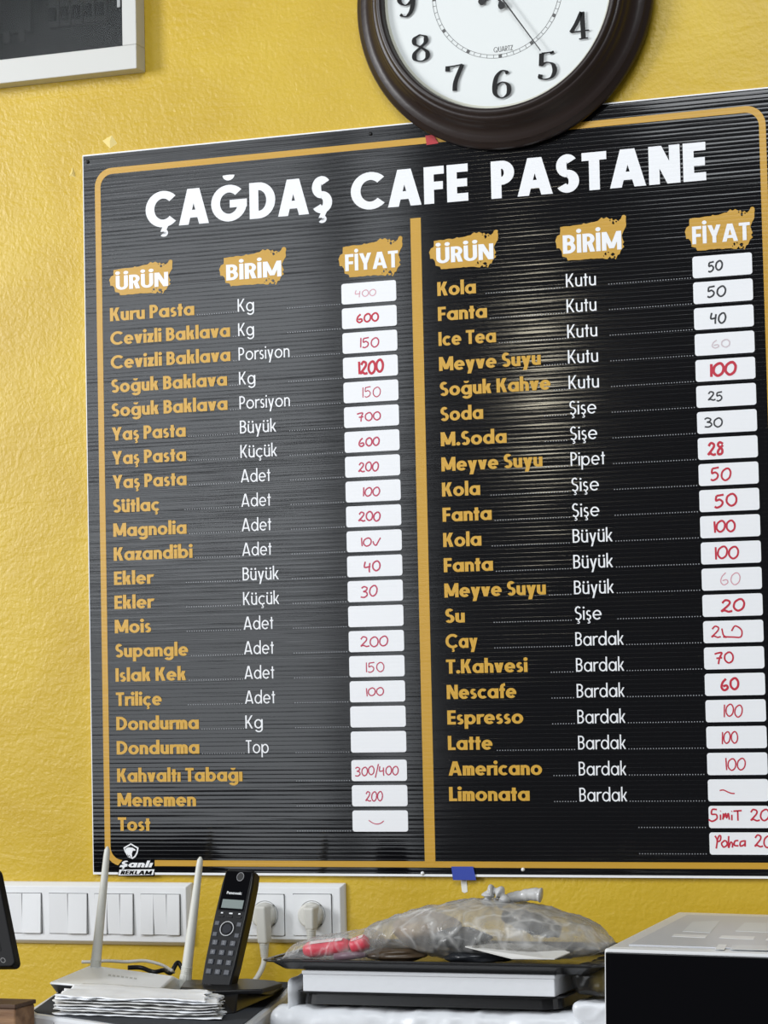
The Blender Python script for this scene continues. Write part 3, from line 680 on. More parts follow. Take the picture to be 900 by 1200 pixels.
zc = (sz0+sz1)/2
mods = [(at(27, 1072, yf).x, 2), (at(80.5, 1072, yf).x, 2), (at(134, 1072, yf).x, 3), (at(188.5, 1072, yf).x, 3)]
for mx_, nr in mods:
    hw_, hh_ = .0292, .0272
    mb = MB(); mb.box((mx_-hw_-.0006, yf-.0004, zc-hh_-.0006), (mx_+hw_+.0006, yf+.001, zc+hh_+.0006)); mb.build('rocker_recess', DARKGAP, sw)
    for k in range(nr):
        a = mx_-hw_+2*hw_*k/nr+.0003; c = mx_-hw_+2*hw_*(k+1)/nr-.0003
        tilt = .0022 if (k+nr) % 2 else -.0012
        mb = MB(); z_0, z_1 = zc-hh_, zc+hh_
        mb.hexa([(a, yf, z_0), (c, yf, z_0), (c, yf, z_1), (a, yf, z_1)], [(a, yf-.0022-max(tilt, 0), z_0), (c, yf-.0022-max(tilt, 0), z_0), (c, yf-.0022-max(-tilt, 0), z_1), (a, yf-.0022-max(-tilt, 0), z_1)])
        mb.build('rocker', PLATE, sw, bevel=.0004)

# ------------------------------------------------------------------ double socket and plugs
qx1 = at(404.5, 1070, 0).x; qx0 = qx1-.150; qz1, qz0 = at(350, 1034.5, 0).z, at(350, 1106, 0).z
so = thing('double_socket', ((qx0+qx1)/2, WALLY, qz0), 'white double wall socket with two plugs in it beside the phone', 'socket')
plate('cover_plate', qx0, qx1, qz0, qz1, .010, PLATE2, so)
yq = WALLY-.010
SOC = [at(311.5, 1072, yq), at(366.5, 1072, yq)]
for v in SOC:
    h = .0272
    mb = MB(); mb.box((v.x-h-.0006, yq-.0003, v.z-h-.0006), (v.x+h+.0006, yq+.001, v.z+h+.0006)); mb.build('insert_gap', DARKGAP, so)
    mb = MB()
    n_ = 48; sq = rrect(v.x-h, v.z-h, v.x+h, v.z+h, .002, 11)
    # square insert with a round well
    cir = []
    for (a, c) in sq:
        ang = math.atan2(c-v.z, a-v.x); cir.append((v.x+.0185*math.cos(ang), v.z+.0185*math.sin(ang)))
    N_ = len(sq); vs = [(a, yq-.0022, c) for a, c in sq]+[(a, yq-.0022, c) for a, c in cir]+[(a, yq+.0065, c) for a, c in cir]+[(a, yq, c) for a, c in sq]
    fs = [(i, (i+1) % N_, N_+(i+1) % N_, N_+i) for i in range(N_)]+[(N_+i, N_+(i+1) % N_, 2*N_+(i+1) % N_, 2*N_+i) for i in range(N_)]+[(i, (i+1) % N_, 3*N_+(i+1) % N_, 3*N_+i) for i in range(N_)]+[tuple(range(2*N_, 3*N_))]
    mb.add(vs, fs); ins = mb.build('socket_insert', PLATE2, so)
    mb = MB(); mb.lathe([(.0190, .0024), (.0185, .0027), (.0181, .0022), (.0181, .0), ], (v.x, yq, v.z), 48); mb.build('well_ring', mat('well_grey', (.25, .25, .24), .5), ins)
def cord(name, pts, r, m, parent, n=8):
    mb = MB(); mb.tube(catmull(pts, 8), r, n); return mb.build(name, m, parent, smooth=True)
for j, v in enumerate(SOC):
    lb = ('off-white angled plug with ribbed neck in the left socket beside the phone', 'off-white round plug in the right socket above the black tray')[j]
    pg = thing('power_plug', (v.x, yq, v.z), lb, 'plug')
    mb = MB(); mb.lathe([(0, .014), (.0145, .014), (.0165, .012), (.0170, .008), (.0170, -.004), (0, -.004)], (v.x, yq, v.z), 40); mb.build('plug_face', PLUGW, pg, smooth=False, bevel=.0008)
    dx = .005
    mb = MB()
    if j == 0:
        mb.hexa([(v.x-.0075+dx, yq-.010, v.z-.036), (v.x+.0075+dx, yq-.010, v.z-.036), (v.x+.0085+dx, yq-.010, v.z+.016), (v.x-.0105+dx, yq-.010, v.z+.016)], [(v.x-.007+dx, yq-.027, v.z-.036), (v.x+.007+dx, yq-.027, v.z-.036), (v.x+.0072+dx, yq-.031, v.z+.014), (v.x-.0078+dx, yq-.031, v.z+.014)])
    else:
        mb.hexa([(v.x-.007+dx, yq-.010, v.z-.018), (v.x+.007+dx, yq-.010, v.z-.018), (v.x+.0095+dx, yq-.010, v.z+.015), (v.x-.0115+dx, yq-.010, v.z+.015)], [(v.x-.006+dx, yq-.026, v.z-.018), (v.x+.006+dx, yq-.026, v.z-.018), (v.x+.0078+dx, yq-.029, v.z+.012), (v.x-.0078+dx, yq-.029, v.z+.012)])
    gp = mb.build('grip', PLUGW, pg, bevel=.003, seg=3)
    zb = v.z-(.036 if j == 0 else .018); mb = MB()
    for k in range(7):
        rr = .0068-.0003*k; zz = zb-.002*k*1.4
        mb.tube([(v.x+dx, yq-.019, zz+.001), (v.x+dx, yq-.019, zz-.0012)], rr, 14); mb.tube([(v.x+dx, yq-.019, zz-.0011), (v.x+dx, yq-.019, zz-.0019)], rr-.0012, 14)
    mb.build('strain_relief', PLUGW, pg, smooth=False)
    ze = zb-.019
    if j == 0:
        P_ = [(v.x+dx, yq-.019, ze+.004), (v.x+.004, yq-.022, ze-.010), (v.x-.003, yq-.028, ze-.026), (v.x-.016, yq-.034, ze-.042), (v.x-.045, yq-.04, ze-.075), (v.x-.06, yq-.04, -.27), (v.x-.02, yq-.04, CT+.004)]
    else:
        P_ = [(v.x+dx, yq-.019, ze+.004), (v.x+.004, yq-.024, ze-.03), (v.x+.003, yq-.026, ze-.09), (v.x+.01, yq-.03, -.25), (v.x+.05, yq-.035, CT+.004)]
    cord('cord', P_, .0038, CORDW, pg)

# ------------------------------------------------------------------ printer (only its top shows)
ZP = -.130
pr_ = thing('printer', (.26, -.33, CT), 'pale grey printer with dark top under the router and phone', 'printer')
PB = mat('printer_body', (.66, .68, .71), .4); PTOP = mat('printer_top', (.060, .064, .072), .7, spec=.03)
out = [atz(*p, ZP) for p in ((30,1185),(34,1187.5),(63,1192),(103,1197.5),(200,1212),(262,1216),(275,1211),(294,1200),(335,1167),(346,1151))]
out += [Vector((.075, -.085, ZP)), Vector((.065, -.235, ZP))]
cen = sum(out, Vector())/len(out)
def inset(ps, d, z): return [Vector((p.x+(cen.x-p.x)/(cen-p).length*d, p.y+(cen.y-p.y)/(cen-p).length*d, z)) for p in ps]
mb = MB(); N_ = len(out)
rings = [[Vector((p.x, p.y, CT+.004)) for p in out], [Vector((p.x, p.y, ZP-.004)) for p in out], inset(out, .0025, ZP-.0006), inset(out, .006, ZP)]
vs = sum(rings, []); fs = [tuple(range(N_))[::-1], tuple(range(3*N_, 4*N_))]+[(r*N_+i, r*N_+(i+1) % N_, (r+1)*N_+(i+1) % N_, (r+1)*N_+i) for r in range(3) for i in range(N_)]
mb.add(vs, fs); mb.build('body', PB, pr_)
mb = MB(); mb.prism(inset(out, .010, ZP+.0001), (0, 0, .0012)); mb.build('top_panel', PTOP, pr_)
a, c = out[2], Vector((out[2].x, out[2].y, CT+.02))
mb = MB(); mb.tube([Vector((a.x, a.y, ZP-.006)), c], .0006, 6); mb.build('seam', mat('seam_grey', (.2, .2, .2), .6), pr_)
for x_, y_ in ((.16,-.40),(.40,-.52),(.12,-.14),(.31,-.14)):
    mb = MB(); mb.box((x_-.012, y_-.012, CT), (x_+.012, y_+.012, CT+.006)); mb.build('foot', BLACKPL, pr_)

# ------------------------------------------------------------------ router with two aerials
ZR = ZP+.0013
rt = thing('router', (.17, -.25, ZR), 'white wedge shaped router with two tall aerials lying on the printer', 'router')
RW = mat('router_white', (.80, .825, .85), .4); RG = mat('router_grey', (.26, .28, .30), .5)
zt = ZP+.024
top = [atz(58,1150.5,zt), atz(183,1163,zt), atz(204,1144,zt), atz(105,1131,zt)]
bot = [atz(65,1163,ZR), atz(202,1170,ZR), atz(222,1153,ZR), atz(112,1150,ZR)]
lip = [Vector((p.x, p.y, zt-.005)) for p in top]
mb = MB(); vs = [Vector((p.x, p.y, ZR)) for p in bot]+[top[0]-Vector((0, 0, .003)), (top[1]*.55+bot[1]*.45), (top[2]*.5+bot[2]*.5), lip[3]]+top
fs = [(3,2,1,0), (8,9,10,11)]+[(r+i, r+(i+1) % 4, r+4+(i+1) % 4, r+4+i) for r in (0, 4) for i in range(4)]
mb.add(vs, fs)
for i, f in enumerate(mb.f):
    if i == 2: mb.m[i] = 1
mb.build('casing', [RW, RG], rt, bevel=.0025, seg=3)
# faint printed maker's word on the lid
mb = MB(); mb.flat = True
for k in range(7):
    a = atz(127+k*5.0, 1141.6+k*.65, zt+.0003); mb.poly([a, atz(130.3+k*5.0, 1142.0+k*.65, zt+.0003), atz(130.0+k*5.0, 1143.8+k*.65, zt+.0003), atz(126.7+k*5.0, 1143.4+k*.65, zt+.0003)])
mb.build('lid_lettering', mat('faint_grey', (.50, .51, .50), .5), rt)
AW = mat('aerial_white', (.66, .66, .61), .42)
for (pa, pb, Y, ra) in (((110,1134),(126,992),-.165,.0074), ((216,1150),(235,1004),-.215,.0074)):
    a = at(*pa, Y); c = at(*pb, Y); a2 = Vector((a.x, a.y, ZR+.004))
    mb = MB(); mb.tube([a2, a2+(c-a2)*.04, a2+(c-a2)*.08, a2+(c-a2)*.5, a2+(c-a2)*.93, a2+(c-a2)*.975, c], [ra, ra, ra*.96, ra*.78, ra*.58, ra*.5, ra*.18], 14)
    ae = mb.build('aerial', AW, rt, smooth=True)
    mb = MB(); mb.tube([a2+(c-a2)*.0, a2+(c-a2)*.10], [ra*1.12, ra*1.05], 14); 
    for k in range(5): mb.tube([a2+(c-a2)*(.10+k*.014), a2+(c-a2)*(.104+k*.014)], ra*1.02, 14)
    mb.build('hinge_collar', AW, ae, smooth=False)
cb = MB(); P_ = [at(112,1127,-.10), at(125,1126,-.10), at(148,1127,-.09), at(170,1126,-.09), at(190,1131,-.10), at(203,1139,-.12)]; P_ += [Vector((P_[-1].x+.004, -.135, -.112))]
P_ = [Vector((P_[0].x-.02, -.10, -.108)), ]+P_
cb.tube(catmull(P_, 8), .0022, 8); tag(cb.build('network_cable', CORDW, smooth=True, origin=P_[0]), 'thin white network cable looping behind the router', 'cable')
cb = MB(); P_ = [at(150,1134,-.14), at(165,1134,-.13), at(180,1139,-.13), at(192,1137,-.12), at(200,1140,-.13), at(208,1128,-.12), at(214,1136,-.12)]
P_ = [Vector((p.x, p.y, max(p.z, ZP+.006))) for p in P_]
cb.tube(catmull(P_, 8), .0030, 8); tag(cb.build('adapter_cable', BLACKPL, smooth=True, origin=P_[0]), 'black power cable bunched behind the router', 'cable')

# ------------------------------------------------------------------ cordless phone and its cradle
HP = Vector((.3307, -.33, -.0985)); ha, hl, hr = -.041, .4206, -.0486
u0 = Vector((math.cos(ha), math.sin(ha), 0)); nf = Vector((math.sin(ha), -math.cos(ha), 0))
v0 = Vector((0, 0, 1))*math.cos(hl)-nf*math.sin(hl)
hu = u0*math.cos(hr)+v0*math.sin(hr); hv = -u0*math.sin(hr)+v0*math.cos(hr); hn = hu.cross(hv)   # outward = towards the viewer
def hp(a, b_, c=0): return HP+hu*a+hv*b_+hn*c     # across, up, out of the face
bs = thing('phone_cradle', (.345, -.30, ZR), 'black charging cradle under the upright handset on the printer', 'phone cradle')
zc_ = -.1045
dk = [atz(*p, zc_) for p in ((211,1156.5),(253,1160.5),(307,1159),(331,1152),(322,1149),(290,1146.5),(217,1148.5))]
mb = MB(); mb.prism([p-Vector((0, 0, .006)) for p in dk], (0, 0, .006)); mb.build('deck', BLACKPL, bs, bevel=.0018, seg=3)
bo = [atz(*p, ZR) for p in ((243,1186),(266,1188.5),(276,1187.5),(322,1166),(333,1157),(252,1161))]
cn = sum(dk, Vector())/len(dk)
tp_ = [dk[0]*.45+dk[1]*.55, dk[1]*.94+cn*.06, dk[1]*.5+dk[2]*.5, dk[2]*.98+cn*.02, dk[3]*.97+cn*.03, dk[5]*.6+dk[6]*.4]
tp_ = [Vector((p.x, p.y, zc_-.005)) for p in tp_]
mb = MB(); mb.hexa(bo, tp_); mb.build('base', BLACKPL, bs, bevel=.002)
mb = MB(); put_text(mb, 'Panasonic', 0, 0, 1, 1, t=.16); 
mb2 = MB(); mb2.flat = True
for v, f in ((0, 0),): pass
mb2.v = []; a = Vector((.296, -.3460, zc_+.0008)); 
for f in mb.f:
    mb2.poly([atz(224+mb.v[i][0]*24, 1153.5-mb.v[i][2]*3.0+mb.v[i][0]*1.5, zc_+.0004) for i in f])
mb2.build('cradle_lettering', mat('emboss_grey', (.10, .10, .11), .4), bs)
hs = thing('cordless_phone', tuple(HP), 'black cordless telephone handset standing upright in its cradle', 'telephone')
hw = .0215; TH = .022
def outline(z, sc_=1.0):
    L = [(-.0195, -.014), (.0195, -.014), (.0215, .02), (.0222, .08), (.0215, .122), (.0200, .1375), (.0165, .1410), (.0, .1420), (-.0165, .1410), (-.0200, .1375), (-.0215, .122), (-.0222, .08), (-.0215, .02)]
    return [hp(a*sc_, .064+(b_-.064)*(1-(1-sc_)*.35), z) for a, b_ in L]
mb = MB(); r0, r1, r2, r3 = outline(-TH, .86), outline(-TH+.005, 1.0), outline(-.003, 1.0), outline(0, .93); N_ = len(r0)
mb.add(r0+r1+r2+r3, [tuple(range(N_))[::-1], tuple(range(3*N_, 4*N_))]+[(r*N_+i, r*N_+(i+1) % N_, (r+1)*N_+(i+1) % N_, (r+1)*N_+i) for r in range(3) for i in range(N_)])
HB = mat('handset_black', (.007, .0075, .009), .34, spec=.3); mb.build('body', HB, hs, bevel=.0008)
def hbox(mb, a0, b0, a1, b1, c0, c1, ins=.0004):
    mb.hexa([hp(a0, b0, c0), hp(a1, b0, c0), hp(a1, b1, c0), hp(a0, b1, c0)], [hp(a0+ins, b0+ins, c1), hp(a1-ins, b0+ins, c1), hp(a1-ins, b1-ins, c1), hp(a0+ins, b1-ins, c1)]); return mb
mb = hbox(MB(), -.0188, .086, .0188, .138, -.0005, .0006, .001); fp = mb.build('face_plate', BLACKGL, hs, bevel=.0003)
mb = hbox(MB(), -.0145, .0895, .0150, .1010, .0004, .0009); mb.build('display', mat('lcd', (.22, .26, .25), .25), hs)
def hring(mb, ca, cb_, ro, ri, c, n=36, k0=0, k1=None, e=1.0):
    k1 = n if k1 is None else k1
    for k in range(k0, k1):
        A_ = [(k, ri), (k, ro), (k+1, ro), (k+1, ri)]
        mb.poly([hp(ca+r*math.cos(q_*2*math.pi/n), cb_+r*e*math.sin(q_*2*math.pi/n), c) for q_, r in A_])
    mb.flat = True
mb = MB(); hring(mb, .003, .1305, .0050, .0042, .0010, e=1.15); mb.build('earpiece_ring', mat('ring_grey', (.22, .22, .23), .3), hs)
mb = MB(); hring(mb, .003, .1305, .0040, .0, .0009, e=1.15); mb.build('earpiece', DARKGAP, hs)
mb = MB(); mb2 = MB(); mb2.flat = True; put_text(mb, 'Panasonic', 0, 0, 1, 1, t=.2)
for f in mb.f: mb2.poly([hp(-.0105+mb.v[i][0]*.0205, .1075+mb.v[i][2]*.0036, .0011) for i in f])
mb2.build('lettering', mat('silver_print', (.75, .76, .77), .4), hs)
SYM = mat('key_mark', (.70, .72, .74), .5)
for a in (-.0120, .0, .0120):
    mb = hbox(MB(), a-.0038, .0775, a+.0038, .0808, -.0005, .0010); mb.build('soft_key', BLACKPL, hs, bevel=.0003)
    mb = MB(); mb.flat = True; w2 = .0018 if a else .0030; mb.poly([hp(a-w2*.6, .0825, .0005), hp(a+w2, .0825, .0005), hp(a+w2, .0842, .0005), hp(a-w2*.6, .0842, .0005)]); mb.build('key_mark', SYM, hs)
mb = MB(); hring(mb, 0, .0635, .0094, .0084, .0016); 
mb.build('navigation_ring', mat('ring_silver', (.55, .56, .57), .3, metal=.7), hs)
mb = MB(); N_ = 24; mb.hexa([hp(.0070*math.cos(k*2*math.pi/N_), .0635+.0070*math.sin(k*2*math.pi/N_), -.0004) for k in range(N_)], [hp(.0060*math.cos(k*2*math.pi/N_), .0635+.0060*math.sin(k*2*math.pi/N_), .0014) for k in range(N_)]); mb.build('navigation_key', mat('nav_dark', (.03, .032, .038), .2), hs)
for a, b_ in ((-.0150, .0700), (.0150, .0700), (-.0150, .0560), (.0150, .0560)):
    mb = hbox(MB(), a-.0035, b_-.0032, a+.0035, b_+.0032, -.0005, .0012, .0008); mb.build('call_key', KEYPL, hs, bevel=.0004)
DIG = '123456789_0_'
for r in range(4):
    for k in range(3):
        a = (-.0122, 0, .0122)[k]; b_ = .0455-r*.0122
        mb = hbox(MB(), a-.0041, b_-.0039, a+.0041, b_+.0039, -.0005, .0018, .0009); ky = mb.build('number_key', KEYPL, hs, bevel=.0005)
        ch = DIG[r*3+k]
        if ch != '_':
            mb = MB(); mb.flat = True
            for st in NUM[ch]:
                for i in range(len(st)-1):
                    (x0, y0), (x1, y1) = st[i], st[i+1]; d = Vector((x1-x0, y1-y0)); d.normalize() if d.length else None
                    nx_, ny_ = -d.y*.06, d.x*.06
                    mb.poly([hp(a+(x_-.3)*.0034, b_+(y_-.5)*.0040, .0020) for x_, y_ in ((x0+nx_, y0+ny_), (x0-nx_, y0-ny_), (x1-nx_, y1-ny_), (x1+nx_, y1+ny_))])
            mb.build('digit', mat('digit_grey', (.30, .31, .33), .5), ky)

# ------------------------------------------------------------------ stack of creased paper in front of the router
PAPER = [mat('paper_a', (.84, .86, .89), .8), mat('paper_b', (.66, .66, .65), .8), mat('paper_c', (.76, .76, .75), .8)]
def wavy_sheet(corners, th, seed, amp, m, name, label, cat, group, nx=70, ny=20, fray=.006):
    """thin rumpled sheet over four corner points (front left, front right, back right, back left)"""
    a, b_, c, d = [Vector(p) for p in corners]; mb = MB(); g = []
    for j in range(ny+1):
        for i in range(nx+1):
            u, v = i/nx, j/ny
            p = (a*(1-u)+b_*u)*(1-v)+(d*(1-u)+c*u)*v
            e = Vector((p.x*14+seed*3.1, p.y*14, seed*1.7))
            q = noise.noise(e)*amp+noise.noise(e*3.2)*amp*.45
            edge = max(0, 1-min(u, 1-u)*6)
            p = p+Vector((0, 0, q + edge*(noise.noise(Vector((p.y*60, seed*5.3, 0)))*amp*1.6+abs(noise.noise(Vector((seed*7.7, i > nx/2, .5))))*amp*3.0*edge)))
            if j == 0: p += (a-d).normalized()*noise.noise(Vector((u*16, seed*2.3, 0)))*fray
            if i in (0, nx): p += (a-b_).normalized()*noise.noise(Vector((v*9, seed*2.9, i)))*fray*1.6
            g.append(p)
    n1 = (nx+1); N_ = len(g)
    vs = g+[p-Vector((0, 0, th)) for p in g]; fs = []
    for j in range(ny):
        for i in range(nx):
            q = (j*n1+i, j*n1+i+1, (j+1)*n1+i+1, (j+1)*n1+i); fs.append(q); fs.append(tuple(N_+k for k in reversed(q)))
    for i in range(nx): fs += [(i, N_+i, N_+i+1, i+1), (ny*n1+i, ny*n1+i+1, N_+ny*n1+i+1, N_+ny*n1+i)]
    for j in range(ny): fs += [(j*n1, (j+1)*n1, N_+(j+1)*n1, N_+j*n1), (j*n1+nx, N_+j*n1+nx, N_+(j+1)*n1+nx, (j+1)*n1+nx)]
    mb.add(vs, fs); o = mb.build(name, m, smooth=True, origin=a); return tag(o, label, cat, group)
f0 = [(63,1191), (266,1197)]
NS = 7
for k in range(NS):
    zz = ZR+.0022+k*.0036
    rg = random.Random(k+40)
    jl, jr = rg.uniform(-4, 4), rg.uniform(-6, 6)
    if k == NS-1: jl, jr = 4, -14
    al = at(64+jl, 1190-k*4.3, -.462); ar = at(257+jr, 1196-k*4.3, -.470)
    al = Vector((al.x, -.462, zz)); ar = Vector((ar.x, -.474, zz))
    bl = Vector((al.x-.024, -.352, zz+.001)); brr = Vector((ar.x-.030, -.400, zz+.001))
    top_ = k == NS-1
    wavy_sheet((al, ar, brr, bl), .0010 if not top_ else .0016, k, .0015 if not top_ else .0022, PAPER[(0, 1, 0, 2, 1, 0, 0)[k]], 'paper_sheet',
               'topmost creased white sheet on the paper stack before the router' if top_ else 'creased off-white sheet with frayed edges inside the paper stack before the router', 'paper', 'creased sheets in the paper stack')

# ------------------------------------------------------------------ dark tablet at the left edge, wooden box below it
tb = thing('tablet', (-.06, -.33, CT), 'black tablet screen on a stand cut off by the left edge of the picture', 'tablet')
tr_, brn = at(1.0, 1032, -.33), at(21.5, 1134, -.37)
up_ = (tr_-brn).normalized(); lf = Vector((-1, .04, -.03)).normalized(); nn = lf.cross(up_).normalized()
if nn.y > 0: nn = -nn
def tbp(a, b_, c=0): return brn+lf*a+up_*b_+nn*c
Hh = (tr_-brn).length+.02
o_ = rrect(0, 0, .25, Hh, .010, 6)
mb = MB(); mb.prism([tbp(a, c, -.010) for a, c in o_], nn*.016); mb.build('casing', mat('tablet_black', (.006, .006, .007), .5, spec=.12), tb, bevel=.0015)
i_ = rrect(.016, .020, .234, Hh-.016, .003, 4)
mb = MB(); mb.prism([tbp(a, c, .0055) for a, c in i_], nn*.0008); mb.build('screen', mat('screen_dark', (.004, .004, .005), .45, spec=.08), tb)
mb = MB(); c = tbp(.0165, .0085, .0062)
for k in range(24):
    an = [k*math.pi/12, (k+1)*math.pi/12]
    mb.poly([c+(lf*math.cos(a)+up_*math.sin(a))*r for a, r in ((an[0], .0026), (an[0], .0036), (an[1], .0036), (an[1], .0026))])
mb.flat = True; mb.build('button_ring', mat('btn_grey', (.07, .07, .07), .4), tb)
mb = MB(); sb = tbp(.14, .03, -.011); mb.tube([sb, sb+Vector((0, .045, -.08)), Vector((sb.x, sb.y+.05, CT+.012))], .011, 12); mb.build('stand_arm', BLACKPL, tb, smooth=True)
mb = MB(); mb.box((sb.x-.08, sb.y-.03, CT), (sb.x+.08, sb.y+.12, CT+.012)); mb.build('stand_foot', BLACKPL, tb, bevel=.004)
WB = colour_noise(bump_noise(mat('brown_wood', (.24, .13, .06), .6), 40, .0005, stretch=(1, 6, 6)), (.17, .085, .04), (.32, .18, .09), 9, stretch=(1, 7, 9))
wx = at(18, 1179, -.50)
wb_ = thing('wooden_box', (wx.x-.1, -.50, CT), 'brown wooden box corner at the bottom left under the tablet', 'box')
mb = MB(); mb.box((wx.x-.22, -.50, CT), (wx.x, -.452, wx.z-.003)); mb.build('body', WB, wb_, bevel=.002)
mb = MB(); mb.box((wx.x-.222, -.502, wx.z-.003), (wx.x+.001, -.450, wx.z+.002)); mb.build('lid', mat('wood_dark', (.08, .04, .02), .6), wb_, bevel=.001)

# ------------------------------------------------------------------ white wrapped pack, black tray, white box, black tray
def rumpled_box(lo, hi, r, seed, amp, name, m, n=(34, 16, 14), bulge=0.0, label=None, cat=None, parent=None):
    bm = bmesh.new(); nx, ny, nz = n
    mb = MB(); a, c = Vector(lo), Vector(hi); sz = c-a
    cache = {}; vs = []; fs = []
    def vid(i, j, k):
        if (i, j, k) not in cache:
            cache[(i, j, k)] = len(vs); p = Vector((a.x+sz.x*i/nx, a.y+sz.y*j/ny, a.z+sz.z*k/nz))
            q = Vector((min(max(p.x, a.x+r), c.x-r), min(max(p.y, a.y+r), c.y-r), min(max(p.z, a.z+r), c.z-r)))
            d = p-q
            if d.length > 1e-6:
                m_ = max(abs(d.x), abs(d.y), abs(d.z)); p = q+d.normalized()*m_ if m_ > 0 else p
                dn = d.normalized()
                e = p*18+Vector((seed*3.3, 0, 0))
                rd = 1-abs(noise.noise(e))*2; rd2 = 1-abs(noise.noise(e*2.7))*2
                p = p+dn*(amp*(rd*.6+rd2*.35))
            vs.append(p)
        return cache[(i, j, k)]
    for i in range(nx):
        for j in range(ny): fs += [(vid(i,j,0),vid(i,j+1,0),vid(i+1,j+1,0),vid(i+1,j,0)), (vid(i,j,nz),vid(i+1,j,nz),vid(i+1,j+1,nz),vid(i,j+1,nz))]
    for i in range(nx):
        for k in range(nz): fs += [(vid(i,0,k),vid(i+1,0,k),vid(i+1,0,k+1),vid(i,0,k+1)), (vid(i,ny,k),vid(i,ny,k+1),vid(i+1,ny,k+1),vid(i+1,ny,k))]
    for j in range(ny):
        for k in range(nz): fs += [(vid(0,j,k),vid(0,j,k+1),vid(0,j+1,k+1),vid(0,j+1,k)), (vid(nx,j,k),vid(nx,j+1,k),vid(nx,j+1,k+1),vid(nx,j,k+1))]
    mb.add(vs, fs); bm.free()
    return mb.build(name, m, parent, smooth=True, origin=None if parent else ((a.x+c.x)/2, (a.y+c.y)/2, a.z))
YS = -.40
wl, wr = at(308, 1200, YS), at(706, 1200, YS)
zpk = at(480, 1182, YS).z+.001
FILMW = bump_noise(mat('white_film', (.72, .74, .77), .32), 35, .0012, detail=5)
pk = thing('wrapped_pack', ((wl.x+wr.x)/2, -.24, CT), 'large white plastic wrapped pack at the bottom of the central stack', 'pack')
rumpled_box((wl.x+.004, YS+.004, CT+.006), (wr.x-.022, -.09, zpk-.006), .014, 3, .005, 'pack_body', FILMW, n=(80, 34, 30), parent=pk)
TRAYM = mat('tray_black', (.010, .010, .011), .22)
def tray(label, fl, fr, depth, zrim, zbot, ins, name='serving_tray', lipw=.008):
    """flared rectangular tray: fl, fr are front rim corners (x); y front in fl[1]"""
    x0, y0 = fl; x1 = fr; y1 = y0+depth
    t_ = thing(name, ((x0+x1)/2, (y0+y1)/2, zbot), label, 'tray')
    def ring(dx, z, j=0): 
        p = []
        for cx, cy, a0 in ((x1-dx-.02, y0+dx+.02, -90), (x1-dx-.02, y1-dx-.02, 0), (x0+dx+.02, y1-dx-.02, 90), (x0+dx+.02, y0+dx+.02, 180)):
            for k in range(6):
                a = math.radians(a0+90*k/5); p.append(Vector((cx+.02*math.cos(a), cy+.02*math.sin(a), z+noise.noise(Vector((cx*9+k, cy*9, j)))*.0008)))
        return p
    R_ = [ring(0, zrim-.0015), ring(0, zrim), ring(lipw, zrim), ring(ins-.004, zbot+.003), ring(ins+.004, zbot+.003)]
    U_ = [ring(0, zrim-.0015), ring(lipw*.9, zrim-.003), ring(ins-.006, zbot+.0005), ring(ins-.002, zbot)]
    mb = MB(); N_ = len(R_[0])
    vs = sum(R_, []); fs = [(r*N_+i, r*N_+(i+1) % N_, (r+1)*N_+(i+1) % N_, (r+1)*N_+i) for r in range(4) for i in range(N_)]+[tuple(range(4*N_, 5*N_))]
    mb.add(vs, fs)
    vs = sum(U_, []); fs = [(r*N_+i, (r+1)*N_+i, (r+1)*N_+(i+1) % N_, r*N_+(i+1) % N_) for r in range(3) for i in range(N_)]+[tuple(range(3*N_, 4*N_))[::-1]]
    mb.add(vs, fs)
    mb.build('shell', TRAYM, t_)
    mb = MB(); mb.tube(R_[2]+[R_[2][0]], .0013, 6, cap=False); mb.build('rim_bead', TRAYM, t_, smooth=True)
    return t_
z2 = at(500, 1164.5, YS).z; z2b = zpk
bxl, bxr = at(355, 1155, YS).x, at(650, 1158, YS).x
# gathered corner of the wrapping that stands up beside the white box
rumpled_box((at(333,1170,YS).x, YS+.012, zpk-.02), (bxl-.018, YS+.09, at(335,1150,YS).z), .008, 8, .005, 'gathered_corner', FILMW, n=(14, 14, 14), parent=pk)
rumpled_box((bxr+.020, YS+.010, zpk-.02), (wr.x+.004, YS+.046, at(700,1179,YS).z), .003, 11, .004, 'gathered_corner', FILMW, n=(18, 14, 14), parent=pk)
tray('lower black tray under the white box in the central stack', (bxl-.012, YS-.002), bxr+.010, .24, z2-.001, zpk+.0005, .012)
z1b = z2+.001; z1t = at(500, 1141, YS).z+.001
WBX = bump_noise(mat('white_card', (.74, .76, .79), .6), 90, .0004)
bx_ = thing('cardboard_box', ((bxl+bxr)/2, -.28, z2-.001), 'flat white cardboard box between the two black trays', 'box')
mb = MB(); mb.box((bxl, YS, z2-.0005), (bxr, -.17, z1t-.004)); mb.build('tray_half', WBX, bx_, bevel=.001)
mb = MB(); mb.box((bxl-.001, YS-.001, z1t-.0045), (bxr+.001, -.169, z1t)); mb.build('lid', WBX, bx_, bevel=.001)
TZ = at(480, 1128.5, -.415).z
tl = at(302, 1127, -.415); trr = at(707, 1138, -.415)
tray('upper black tray carrying the plastic bags on the central stack', (tl.x, -.415), trr.x, .25, TZ, z1t+.0006, .024)
# black and gold crumpled wrapper hanging beside the white box
KG = colour_noise(mat('black_gold_film', (.02, .02, .02), .25), (.015, .014, .012), (.16, .12, .03), 26, .45, .75)
rumpled_box((bxr+.016, YS+.016, at(690,1168,YS).z), (at(708,1160,YS).x, YS+.12, TZ-.006), .010, 21, .006, 'crumpled_wrapper', KG, n=(16, 14, 14))
tag(bpy.data.objects['crumpled_wrapper'], 'crumpled black and gold wrapper at the right end of the white box', 'wrapper')

